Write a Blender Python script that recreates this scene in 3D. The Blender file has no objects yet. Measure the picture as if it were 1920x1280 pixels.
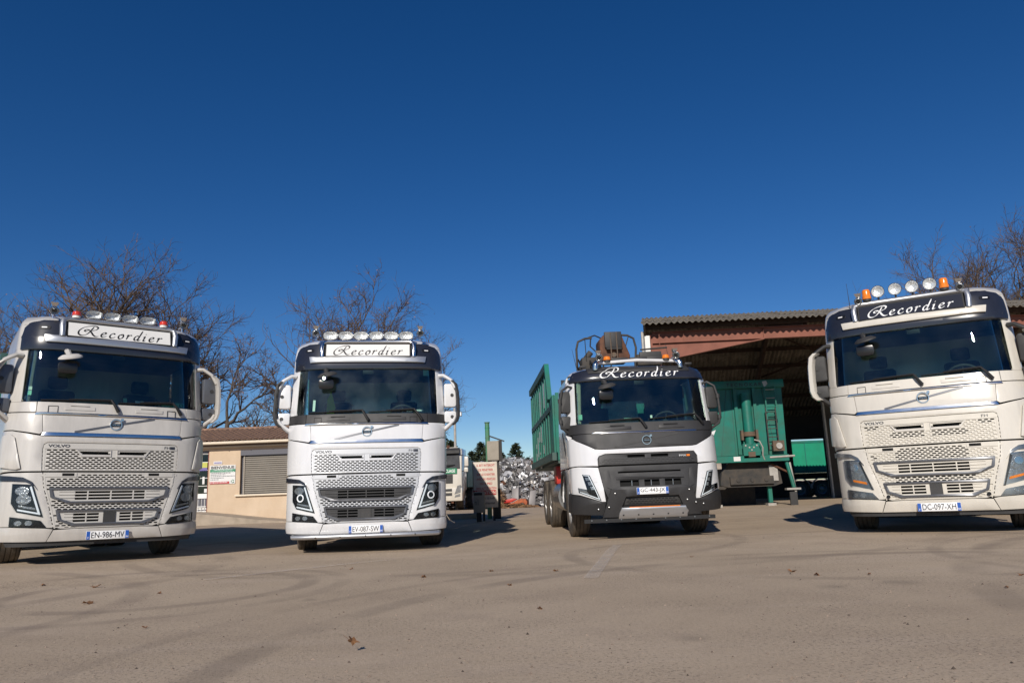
import bpy, bmesh, math, random
from mathutils import Vector, Matrix, noise as mnoise
R = math.radians
sin, cos, pi = math.sin, math.cos, math.pi
scene = bpy.context.scene
COL = scene.collection
random.seed(11)

# ------------------------------------------------------------------ camera
cd = bpy.data.cameras.new('camera'); cam = bpy.data.objects.new('camera', cd); COL.objects.link(cam)
cd.sensor_width = 36.0; cd.lens = 36.0 * 1400.234 / 1920.0
cd.clip_start = 0.05; cd.clip_end = 3000
cam.matrix_world = (Matrix.Translation((0, 0, 0.804)) @ Matrix.Rotation(R(90 + 11.233), 4, 'X')
                    @ Matrix.Rotation(R(-2.197), 4, 'Z'))
scene.camera = cam
scene.render.resolution_x = 1024; scene.render.resolution_y = 682

# ------------------------------------------------------------------ sky, sun, exposure
SUN_EL = R(29.0); SUN_AZ = R(-168.5)          # azimuth measured from +Y towards +X
world = bpy.data.worlds.new('World'); scene.world = world; world.use_nodes = True
wn = world.node_tree.nodes; wl = world.node_tree.links
for n in list(wn): wn.remove(n)
wo = wn.new('ShaderNodeOutputWorld'); wb = wn.new('ShaderNodeBackground'); ws = wn.new('ShaderNodeTexSky')
ws.sky_type = 'NISHITA'; ws.sun_disc = False
ws.sun_elevation = SUN_EL; ws.sun_rotation = SUN_AZ
ws.altitude = 2200; ws.air_density = 1.0; ws.dust_density = 0.15; ws.ozone_density = 2.6
wb.inputs['Strength'].default_value = 0.076
wh = wn.new('ShaderNodeHueSaturation'); wh.inputs['Hue'].default_value = 0.509; wh.inputs['Saturation'].default_value = 1.33      # the clear, polarised winter blue
wl.new(ws.outputs['Color'], wh.inputs['Color']); wl.new(wh.outputs['Color'], wb.inputs['Color']); wl.new(wb.outputs['Background'], wo.inputs['Surface'])
sd = bpy.data.lights.new('sun', 'SUN'); sd.energy = 4.3; sd.angle = R(0.53); sd.color = (1.0, 0.93, 0.83)
sun = bpy.data.objects.new('sun', sd); COL.objects.link(sun)
sdir = Vector((sin(SUN_AZ) * cos(SUN_EL), cos(SUN_AZ) * cos(SUN_EL), sin(SUN_EL)))
sun.rotation_euler = sdir.to_track_quat('Z', 'Y').to_euler(); sun.location = sdir * 60
scene.view_settings.view_transform = 'Standard'; scene.view_settings.look = 'None'
scene.view_settings.exposure = 0.0; scene.view_settings.gamma = 1.0
scene.cycles.max_bounces = 8; scene.cycles.transparent_max_bounces = 16
scene.cycles.use_denoising = True

# ------------------------------------------------------------------ materials
MATS = {}
def mat(name, col, rough=0.5, metal=0.0, var=0.0, vs=3.0, bump=0.0, bs=60.0, col2=None, coat=0.0, spec=0.5,
        island=0.0, stretch=None, emit=None):
    m = bpy.data.materials.new(name); m.use_nodes = True
    nt = m.node_tree; N = nt.nodes; L = nt.links; b = N['Principled BSDF']
    c = (*col, 1) if len(col) == 3 else col
    b.inputs['Base Color'].default_value = c; b.inputs['Roughness'].default_value = rough
    b.inputs['Metallic'].default_value = metal; b.inputs['Specular IOR Level'].default_value = spec
    if coat: b.inputs['Coat Weight'].default_value = coat; b.inputs['Coat Roughness'].default_value = 0.06
    tc = N.new('ShaderNodeTexCoord'); vec = tc.outputs['Object']
    if stretch:
        mp = N.new('ShaderNodeMapping'); mp.inputs['Scale'].default_value = stretch
        L.new(vec, mp.inputs['Vector']); vec = mp.outputs['Vector']
    last = None
    if var or col2:
        nz = N.new('ShaderNodeTexNoise'); nz.inputs['Scale'].default_value = vs; nz.inputs['Detail'].default_value = 6
        nz.inputs['Roughness'].default_value = 0.62
        L.new(vec, nz.inputs['Vector'])
        mx = N.new('ShaderNodeMix'); mx.data_type = 'RGBA'
        a = col2 if col2 else tuple(x * (1 - var) for x in col)
        mx.inputs[6].default_value = (*a[:3], 1)
        mx.inputs[7].default_value = c if col2 else (*[min(1, x * (1 + var * 0.6)) for x in col[:3]], 1)
        rp = N.new('ShaderNodeMapRange'); rp.inputs[1].default_value = 0.32; rp.inputs[2].default_value = 0.66
        L.new(nz.outputs['Fac'], rp.inputs[0]); L.new(rp.outputs[0], mx.inputs[0])
        last = mx.outputs[2]
        rr = N.new('ShaderNodeMapRange'); rr.inputs[3].default_value = min(1, rough * 1.3 + 0.03); rr.inputs[4].default_value = rough * 0.85
        L.new(nz.outputs['Fac'], rr.inputs[0]); L.new(rr.outputs[0], b.inputs['Roughness'])
    if island:
        g = N.new('ShaderNodeNewGeometry'); hs = N.new('ShaderNodeHueSaturation')
        mr = N.new('ShaderNodeMapRange'); mr.inputs[3].default_value = 1 - island; mr.inputs[4].default_value = 1 + island
        L.new(g.outputs['Random Per Island'], mr.inputs[0]); L.new(mr.outputs[0], hs.inputs['Value'])
        if last: L.new(last, hs.inputs['Color'])
        else: hs.inputs['Color'].default_value = c
        last = hs.outputs['Color']
    if last: L.new(last, b.inputs['Base Color'])
    if bump:
        nb = N.new('ShaderNodeTexNoise'); nb.inputs['Scale'].default_value = bs; nb.inputs['Detail'].default_value = 4
        L.new(vec, nb.inputs['Vector'])
        bp = N.new('ShaderNodeBump'); bp.inputs['Strength'].default_value = bump; bp.inputs['Distance'].default_value = 0.02
        L.new(nb.outputs['Fac'], bp.inputs['Height']); L.new(bp.outputs['Normal'], b.inputs['Normal'])
    if emit:
        b.inputs['Emission Color'].default_value = (*emit[0], 1); b.inputs['Emission Strength'].default_value = emit[1]
    MATS[name] = m
    return m
def glass(name, tint, ior=1.5, rough=0.0, film=0.0):
    m = bpy.data.materials.new(name); m.use_nodes = True
    nt = m.node_tree; N = nt.nodes; L = nt.links
    N.remove(N['Principled BSDF']); out = N['Material Output']
    t = N.new('ShaderNodeBsdfTransparent'); t.inputs['Color'].default_value = (*tint, 1)
    g = N.new('ShaderNodeBsdfGlossy'); g.inputs['Roughness'].default_value = rough
    f = N.new('ShaderNodeFresnel'); f.inputs['IOR'].default_value = ior
    x = N.new('ShaderNodeMixShader'); L.new(f.outputs[0], x.inputs[0]); L.new(t.outputs[0], x.inputs[1]); L.new(g.outputs[0], x.inputs[2])
    last = x.outputs[0]
    if film:                                  # thin road dust film; its blue-grey colour paints in a haze veil
        d = N.new('ShaderNodeBsdfDiffuse'); d.inputs['Color'].default_value = (0.42, 0.46, 0.50, 1)
        tc = N.new('ShaderNodeTexCoord'); nz = N.new('ShaderNodeTexNoise'); nz.inputs['Scale'].default_value = 2.6; nz.inputs['Detail'].default_value = 9
        L.new(tc.outputs['Object'], nz.inputs['Vector'])
        mr = N.new('ShaderNodeMapRange'); mr.inputs[1].default_value = 0.4; mr.inputs[2].default_value = 0.8; mr.inputs[4].default_value = film
        L.new(nz.outputs['Fac'], mr.inputs[0])
        y = N.new('ShaderNodeMixShader'); L.new(mr.outputs[0], y.inputs[0]); L.new(last, y.inputs[1]); L.new(d.outputs[0], y.inputs[2]); last = y.outputs[0]
    L.new(last, out.inputs['Surface'])
    MATS[name] = m
    return m
mat('white_clean', (0.70, 0.70, 0.71), 0.2, var=0.06, vs=5, coat=0.8, stretch=(1, 1, .2))
mat('white_dusty', (0.53, 0.505, 0.47), 0.3, var=0.13, vs=5, coat=0.5, stretch=(1, 1, .18))
mat('white_cream', (0.63, 0.59, 0.52), 0.26, var=0.09, vs=5, coat=0.6, stretch=(1, 1, .18))
mat('white_grille', (0.53, 0.51, 0.475), 0.42, var=0.08, vs=5)
mat('silver_grille', (0.52, 0.53, 0.55), 0.35, 0.2, var=0.06, vs=5)
mat('cream_grille', (0.62, 0.58, 0.505), 0.42, var=0.07, vs=5)
mat('navy_black', (0.020, 0.022, 0.032), 0.22, var=0.2, vs=3, coat=0.4)
mat('dark_plastic', (0.035, 0.034, 0.034), 0.55, var=0.25, vs=4, bump=0.08, bs=300)
mat('grey_plastic', (0.028, 0.0275, 0.029), 0.5, var=0.15, vs=4)
mat('frame_grey', (0.12, 0.125, 0.14), 0.3, 0.3, var=0.1, vs=6)
mat('black', (0.008, 0.008, 0.009), 0.6)
mat('void_black', (0.006, 0.006, 0.006), 0.9)
mat('chrome', (0.72, 0.72, 0.72), 0.17, 1.0, var=0.04, vs=8)
mat('steel', (0.42, 0.42, 0.42), 0.3, 1.0, var=0.15, vs=10)
mat('brushed', (0.50, 0.51, 0.53), 0.34, 0.8, var=0.06, vs=6)
mat('sign_white', (0.72, 0.71, 0.69), 0.35, var=0.04, vs=3)
mat('plate_white', (0.82, 0.82, 0.82), 0.4)
mat('plate_blue', (0.02, 0.10, 0.42), 0.4)
mat('ink', (0.012, 0.012, 0.014), 0.5)
mat('letter_white', (0.80, 0.80, 0.80), 0.4)
mat('letter_dark', (0.03, 0.035, 0.05), 0.5)
mat('rubber', (0.050, 0.044, 0.038), 0.85, col2=(0.13, 0.105, 0.08), vs=7, bump=0.2, bs=80)
mat('rim', (0.42, 0.41, 0.40), 0.4, 0.6, var=0.2, vs=8)
mat('chassis', (0.03, 0.029, 0.028), 0.7, col2=(0.075, 0.062, 0.05), vs=5)
mat('interior', (0.05, 0.052, 0.058), 0.8, var=0.2, vs=4)
mat('interior_light', (0.40, 0.38, 0.31), 0.8, var=0.1, vs=4)
mat('seat_cloth', (0.06, 0.062, 0.07), 0.95, var=0.3, vs=12)
mat('amber', (0.85, 0.22, 0.01), 0.18, var=0.15, vs=20, coat=0.6)
mat('red_lens', (0.62, 0.04, 0.015), 0.2, var=0.15, vs=20, coat=0.6)
mat('reflector', (0.34, 0.34, 0.34), 0.2, 0.6, var=0.3, vs=30, bump=0.4, bs=30)
mat('lens_dark', (0.012, 0.012, 0.014), 0.25)
mat('drl', (0.85, 0.87, 0.9), 0.2)
mat('yellow', (0.75, 0.50, 0.02), 0.5)
mat('hivis', (0.55, 0.80, 0.05), 0.7)
mat('sticker_green', (0.30, 0.62, 0.48), 0.5)
mat('green_body', (0.005, 0.18, 0.135), 0.42, vs=2.2, col2=(0.022, 0.125, 0.088), bump=0.35, bs=3.5)
mat('green_rail', (0.02, 0.10, 0.09), 0.5, var=0.25, vs=3, col2=(0.06, 0.10, 0.09))
mat('green_bright', (0.008, 0.27, 0.15), 0.4, var=0.15, vs=2)
mat('green_pipe', (0.04, 0.25, 0.14), 0.5, col2=(0.12, 0.17, 0.10), vs=6)
mat('red_paint', (0.50, 0.03, 0.02), 0.4, var=0.2, vs=5)
mat('rust_brown', (0.15, 0.058, 0.027), 0.75, col2=(0.07, 0.037, 0.025), vs=6, bump=0.2, bs=60)
mat('rust_steel', (0.09, 0.075, 0.06), 0.75, col2=(0.16, 0.10, 0.06), vs=6)
mat('red_oxide', (0.255, 0.088, 0.055), 0.65, vs=2.5, col2=(0.19, 0.07, 0.047))
mat('fibro', (0.24, 0.21, 0.165), 0.9, col2=(0.11, 0.092, 0.07), vs=3, bump=0.3, bs=50)
mat('timber', (0.05, 0.028, 0.02), 0.8, var=0.3, vs=5)
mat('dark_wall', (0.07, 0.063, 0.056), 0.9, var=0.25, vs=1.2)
mat('concrete', (0.36, 0.30, 0.235), 0.9, var=0.2, vs=2.5, bump=0.3, bs=40)
mat('render_wall', (0.62, 0.485, 0.35), 0.9, col2=(0.53, 0.40, 0.275), vs=1.3, bump=0.3, bs=60, stretch=(1, 1, 0.6))
mat('lamp_reflector', (0.80, 0.80, 0.80), 0.22, 0.45, var=0.25, vs=30, bump=0.6, bs=34)
mat('cream_trim', (0.72, 0.62, 0.48), 0.7, var=0.06, vs=3)
mat('brown_trim', (0.18, 0.12, 0.09), 0.7)
mat('tile', (0.28, 0.165, 0.11), 0.85, col2=(0.20, 0.12, 0.08), vs=4, island=0.25, bump=0.2, bs=50)
mat('shutter', (0.25, 0.225, 0.19), 0.55, var=0.08, vs=4)
mat('shutter_box', (0.10, 0.10, 0.12), 0.5)
mat('white_paint', (0.78, 0.77, 0.74), 0.5, var=0.04, vs=4)
mat('sign_red', (0.45, 0.03, 0.03), 0.5)
mat('sign_green', (0.01, 0.22, 0.10), 0.5)
mat('sign_purple', (0.16, 0.12, 0.35), 0.5)
mat('board_cream', (0.62, 0.55, 0.47), 0.6, var=0.15, vs=4)
mat('grey_box', (0.33, 0.29, 0.24), 0.6, var=0.12, vs=5)
mat('post_dark', (0.03, 0.028, 0.026), 0.7)
mat('galv', (0.45, 0.42, 0.38), 0.5, 0.4, var=0.2, vs=8)
mat('bark', (0.06, 0.046, 0.037), 0.95, col2=(0.115, 0.09, 0.068), vs=5, bump=0.4, bs=25)
mat('twig', (0.105, 0.072, 0.053), 0.9, var=0.3, vs=2)
mat('dead_leaf', (0.24, 0.12, 0.055), 0.8, island=0.45)
mat('needles', (0.035, 0.050, 0.022), 0.85, island=0.5)
mat('bramble', (0.24, 0.14, 0.075), 0.9, island=0.55)
mat('orange_paint', (0.50, 0.11, 0.03), 0.7, col2=(0.16, 0.07, 0.04), vs=4)
mat('scrap', (0.46, 0.46, 0.47), 0.5, 0.35, island=0.75)
mat('scrap_dark', (0.16, 0.15, 0.15), 0.6, 0.3, island=0.7)
mat('hose', (0.012, 0.012, 0.012), 0.5)
mat('leaf_ground', (0.20, 0.095, 0.04), 0.8, var=0.3, vs=60)
mat('grit', (0.17, 0.13, 0.10), 0.9, island=0.7)
mat('yellowgreen', (0.5, 0.5, 0.1), 0.6)
glass('windscreen_glass', (0.80, 0.91, 0.86), 1.65, 0.0, film=0.016)
glass('windscreen_glass_dirty', (0.80, 0.91, 0.87), 1.65, 0.0, film=0.06)
glass('side_glass', (0.78, 0.84, 0.82), 1.5)
glass('lens_clear', (0.93, 0.95, 0.96), 1.22)
mat('mirror_glass', (0.8, 0.8, 0.8), 0.03, 1.0)

# ------------------------------------------------------------------ helpers
def link(o, parent=None):
    COL.objects.link(o)
    if parent is not None: o.parent = parent
    return o
def tag(o, label=None, cat=None, group=None, kind=None):
    if label: o['label'] = label
    if cat: o['category'] = cat
    if group: o['group'] = group
    if kind: o['kind'] = kind
    return o
def empty(name, loc=(0, 0, 0), rot=(0, 0, 0)):
    o = bpy.data.objects.new(name, None); o.location = loc; o.rotation_euler = rot; o.empty_display_size = 0.2
    return link(o)
def mk(name, verts, faces, m, parent=None, smooth=32, midx=None, recalc=True):
    me = bpy.data.meshes.new(name); me.from_pydata([tuple(v) for v in verts], [], faces)
    if recalc:
        bm = bmesh.new(); bm.from_mesh(me); bmesh.ops.recalc_face_normals(bm, faces=bm.faces); bm.to_mesh(me); bm.free()
    ms = m if isinstance(m, (list, tuple)) else [m]
    for x in ms: me.materials.append(MATS[x] if isinstance(x, str) else x)
    if midx: me.polygons.foreach_set('material_index', midx)
    if smooth:
        me.polygons.foreach_set('use_smooth', [True] * len(me.polygons))
        try: me.set_sharp_from_angle(angle=R(smooth))
        except Exception: pass
    me.update()
    return link(bpy.data.objects.new(name, me), parent)
class MB:
    def __init__(s): s.v = []; s.f = []; s.mi = []
    def add(s, vs, fs, mi=0):
        n = len(s.v); s.v += [Vector(v) for v in vs]; s.f += [tuple(i + n for i in f) for f in fs]; s.mi += [mi] * len(fs); return s
    def box(s, x0, x1, y0, y1, z0, z1, mi=0, M=None):
        vs = [Vector((x, y, z)) for z in (z0, z1) for y in (y0, y1) for x in (x0, x1)]
        if M is not None: vs = [M @ v for v in vs]
        return s.add(vs, [(0, 2, 3, 1), (4, 5, 7, 6), (0, 1, 5, 4), (2, 6, 7, 3), (0, 4, 6, 2), (1, 3, 7, 5)], mi)
    def bar(s, p0, p1, w, h, mi=0, up=(0, 0, 1)):
        p0 = Vector(p0); p1 = Vector(p1); d = (p1 - p0); L = d.length; d.normalize(); u = Vector(up)
        if abs(d.dot(u)) > 0.98: u = Vector((0, 1, 0))
        a = d.cross(u).normalized(); b = a.cross(d)
        vs = []
        for p in (p0, p1):
            for i, j in ((-1, -1), (1, -1), (1, 1), (-1, 1)): vs.append(p + a * (i * w / 2) + b * (j * h / 2))
        return s.add(vs, [(3, 2, 1, 0), (4, 5, 6, 7), (0, 1, 5, 4), (1, 2, 6, 5), (2, 3, 7, 6), (3, 0, 4, 7)], mi)
    def cyl(s, p0, p1, r0, r1=None, n=12, mi=0, caps=True):
        r1 = r0 if r1 is None else r1
        p0 = Vector(p0); p1 = Vector(p1); d = (p1 - p0).normalized()
        u = Vector((0, 0, 1)) if abs(d.z) < 0.9 else Vector((1, 0, 0))
        a = d.cross(u).normalized(); b = a.cross(d)
        vs = [p + (a * cos(2 * pi * i / n) + b * sin(2 * pi * i / n)) * r for p, r in ((p0, r0), (p1, r1)) for i in range(n)]
        fs = [(i, (i + 1) % n, n + (i + 1) % n, n + i) for i in range(n)]
        if caps: fs += [tuple(range(n))[::-1], tuple(range(n, 2 * n))]
        return s.add(vs, fs, mi)
    def tube(s, pts, r, n=8, mi=0, flat=None):
        pts = [Vector(p) for p in pts]; rs = r if isinstance(r, (list, tuple)) else [r] * len(pts)
        vs = []; pa = None
        for i, p in enumerate(pts):
            d = (pts[min(i + 1, len(pts) - 1)] - pts[max(i - 1, 0)]).normalized()
            if pa is None:
                u = Vector((0, 0, 1)) if abs(d.z) < 0.9 else Vector((1, 0, 0)); a = d.cross(u).normalized()
            else: a = (pa - d * pa.dot(d)).normalized()
            pa = a; b = a.cross(d); f = flat or (1, 1)
            vs += [p + (a * cos(2 * pi * k / n) * f[0] + b * sin(2 * pi * k / n) * f[1]) * rs[i] for k in range(n)]
        fs = [(i * n + k, i * n + (k + 1) % n, (i + 1) * n + (k + 1) % n, (i + 1) * n + k) for i in range(len(pts) - 1) for k in range(n)]
        m = len(pts); fs += [tuple(range(n))[::-1], tuple(range((m - 1) * n, m * n))]
        return s.add(vs, fs, mi)
    def lathe(s, prof, M=None, n=32, mi=0):
        # prof: (radius, height along local z)
        vs = []; k = len(prof)
        for i in range(n):
            a = 2 * pi * i / n
            for r, h in prof:
                v = Vector((r * cos(a), r * sin(a), h)); vs.append(M @ v if M is not None else v)
        fs = [(i * k + j, ((i + 1) % n) * k + j, ((i + 1) % n) * k + j + 1, i * k + j + 1) for i in range(n) for j in range(k - 1)]
        return s.add(vs, fs, mi)
    def prism(s, poly, fn, d0, d1, mi=0):
        n = len(poly); vs = [fn(p[0], p[1], d) for d in (d0, d1) for p in poly]
        fs = [(i, (i + 1) % n, n + (i + 1) % n, n + i) for i in range(n)] + [tuple(range(n))[::-1], tuple(range(n, 2 * n))]
        return s.add(vs, fs, mi)
    def build(s, name, m, parent=None, smooth=32, bevel=0.0, loc=None, rot=None):
        o = mk(name, s.v, s.f, m, parent, smooth, s.mi if isinstance(m, (list, tuple)) else None)
        if bevel:
            bm = bmesh.new(); bm.from_mesh(o.data)
            es = [e for e in bm.edges if len(e.link_faces) == 2 and e.calc_face_angle(0) > 0.5]
            bmesh.ops.bevel(bm, geom=es, offset=bevel, segments=2, profile=0.5, affect='EDGES', clamp_overlap=True)
            bm.to_mesh(o.data); bm.free()
            o.data.polygons.foreach_set('use_smooth', [True] * len(o.data.polygons))
            try: o.data.set_sharp_from_angle(angle=R(40))
            except Exception: pass
        if loc is not None: o.location = loc
        if rot is not None: o.rotation_euler = rot
        return o
XZ = lambda x, z, d: Vector((x, d, z))       # prism drawn in x-z, extruded along y
YZ = lambda y, z, d: Vector((d, y, z))
XY = lambda x, y, d: Vector((x, y, d))
def rrect(x0, x1, z0, z1, r, n=4):
    p = []
    for cx, cz, a0 in ((x1 - r, z0 + r, -90), (x1 - r, z1 - r, 0), (x0 + r, z1 - r, 90), (x0 + r, z0 + r, 180)):
        for i in range(n + 1):
            a = R(a0 + 90 * i / n); p.append((cx + r * cos(a), cz + r * sin(a)))
    return p
def copy_tree(o, parent=None):
    c = o.copy(); COL.objects.link(c); c.parent = parent
    for ch in o.children: copy_tree(ch, c)
    return c
def lerp_tab(tab, x):
    if x <= tab[0][0]: return tab[0][1]
    for (a, b), (c, d) in zip(tab, tab[1:]):
        if x <= c: return b + (d - b) * (x - a) / (c - a)
    return tab[-1][1]
TXT = {}
def text2d(s, width=None, height=None, bold=0.0, space=1.0):
    """glyph outlines of a string as flat (verts, faces), scaled to a width and / or height, lower left at 0,0"""
    key = (s, bold, space)
    if key not in TXT:
        cu = bpy.data.curves.new('lettering', 'FONT'); cu.body = s; cu.resolution_u = 3; cu.offset = bold; cu.space_character = space
        o = bpy.data.objects.new('lettering', cu); COL.objects.link(o)
        bpy.context.view_layer.update()
        me = bpy.data.meshes.new_from_object(o.evaluated_get(bpy.context.evaluated_depsgraph_get()))
        vs = [(v.co.x, v.co.y) for v in me.vertices]; fs = [tuple(p.vertices) for p in me.polygons]
        bpy.data.objects.remove(o); bpy.data.curves.remove(cu); bpy.data.meshes.remove(me)
        x0 = min(v[0] for v in vs); x1 = max(v[0] for v in vs); y0 = min(v[1] for v in vs); y1 = max(v[1] for v in vs)
        TXT[key] = ([((a - x0) / (x1 - x0), (b - y0) / (y1 - y0)) for a, b in vs], fs, (x1 - x0) / (y1 - y0))
    vs, fs, asp = TXT[key]
    if height is None: height = width / asp
    if width is None: width = height * asp
    return [(a * width, b * height) for a, b in vs], fs
def letter(parent, s, fn, m, width=None, height=None, bold=0.0, space=1.0, name='lettering'):
    vs, fs = text2d(s, width, height, bold, space)
    return mk(name, [fn(a, b) for a, b in vs], fs, m, parent, smooth=0, recalc=False)
# hand-drawn broad-nib script for the name on the cabs
def catmull(P, k=7):
    out = []
    for i in range(len(P) - 1):
        p0 = P[max(i - 1, 0)]; p1 = P[i]; p2 = P[i + 1]; p3 = P[min(i + 2, len(P) - 1)]
        for j in range(k):
            t = j / k; out.append(tuple(0.5 * (2 * b + (c - a) * t + (2 * a - 5 * b + 4 * c - d) * t * t + (3 * b - a - 3 * c + d) * t ** 3)
                                  for a, b, c, d in zip(p0, p1, p2, p3)))
    out.append(P[-1]); return out
GL = {
 'R': ([[(1.78, 1.92), (1.62, 1.35), (1.42, .75), (1.2, .35), (.85, .06), (.42, .02), (.08, .35), (.06, .95), (.5, 1.6), (1.2, 1.98), (1.95, 2.08), (2.36, 1.8), (2.15, 1.32), (1.45, 1.06)],
        [(1.16, .98), (.95, .86), (.74, .98), (.84, 1.22), (1.14, 1.24), (1.45, 1.06)], [(1.45, 1.06), (1.72, .72), (2.05, .25), (2.4, .02), (2.8, .12)]], 2.95),
 'e': ([[(.14, .48), (.5, .58), (.7, .82), (.52, 1.0), (.24, .8), (.12, .4), (.3, .04), (.6, .1), (.85, .34)]], 1.18),
 'c': ([[(.72, .78), (.6, .98), (.38, .95), (.16, .62), (.14, .25), (.34, .02), (.62, .1), (.86, .34)]], 1.18),
 'o': ([[(.52, 1.0), (.24, .85), (.1, .42), (.26, .05), (.54, .1), (.74, .5), (.66, .92), (.46, .98), (.42, .75)]], 1.15),
 'r': ([[(.02, .78), (.22, 1.0), (.2, .6), (.1, 0.0)], [(.14, .45), (.36, .85), (.56, 1.0), (.72, .86)]], 1.05),
 'd': ([[(.66, .86), (.42, 1.0), (.16, .66), (.12, .2), (.34, .02), (.58, .3), (.74, .8)], [(1.0, 2.1), (.86, 1.4), (.74, .8), (.64, .25), (.76, .02), (1.0, .25)]], 1.3),
 'i': ([[(.02, .78), (.22, 1.0), (.18, .55), (.12, .15), (.24, .02), (.42, .2)], [(.27, 1.42), (.31, 1.55)]], .82)}
def script2d(s, width, height):
    vs = []; fs = []; x = 0.0
    nib = (0.085 * cos(R(35)), 0.085 * sin(R(35)))
    for ch in s:
        st, adv = GL[ch]
        for k in st:
            P = catmull(k); n0 = len(vs)
            for i, p in enumerate(P):
                a = P[max(i - 1, 0)]; b = P[min(i + 1, len(P) - 1)]; dx, dy = b[0] - a[0], b[1] - a[1]; l = math.hypot(dx, dy) or 1
                tp = min(1, (min(i, len(P) - 1 - i) + 2) / 6.0)
                nx, ny = -dy / l, dx / l; q = nib[0] * nx + nib[1] * ny; sgn = 1 if q >= 0 else -1
                ox, oy = (nib[0] * sgn + nx * 0.034) * tp, (nib[1] * sgn + ny * 0.034) * tp
                sh = lambda X, Y: (x + X + 0.22 * Y, Y)
                vs.append(sh(p[0] + ox, p[1] + oy)); vs.append(sh(p[0] - ox, p[1] - oy))
            fs += [(n0 + 2 * i, n0 + 2 * i + 1, n0 + 2 * i + 3, n0 + 2 * i + 2) for i in range(len(P) - 1)]
        x += adv
    x0 = min(v[0] for v in vs); x1 = max(v[0] for v in vs); y0 = min(v[1] for v in vs); y1 = max(v[1] for v in vs)
    return [((a - x0) / (x1 - x0) * width, (b - y0) / (y1 - y0) * height) for a, b in vs], fs
def script(parent, s, fn, m, width, height):
    vs, fs = script2d(s, width, height)
    return mk('lettering', [fn(a, b) for a, b in vs], fs, m, parent, smooth=0, recalc=False)

# ------------------------------------------------------------------ ground height and ground
TR = {1: (-5.598, 10.419, .665, .058, R(-1.05)), 2: (-2.356, 11.788, .149, -.054, R(-.52)),
      3: (2.175, 12.451, .044, -.052, R(.1)), 4: (5.708, 10.416, -.512, .004, R(.29))}
GP = []
for t, (tx, ty, ta, tz, tt) in TR.items():
    for lx in (-1.05, 1.05):
        for ly in (0.3, 1.37, 3.2, 5.5):
            GP.append((tx + cos(ta) * lx - sin(ta) * ly, ty + sin(ta) * lx + cos(ta) * ly, tz + tt * lx))
def G(x, y):
    sw = 0.10; sz = 0.0
    for px, py, pz in GP:
        d2 = (x - px) ** 2 + (y - py) ** 2
        if d2 < 25:
            w = math.exp(-d2 / 1.6); sw += w; sz += w * pz
    z = sz / sw
    if y > 34: z -= 0.030 * min(y - 34, 30) * min(1, (y - 34) / 4)
    return z
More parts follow.
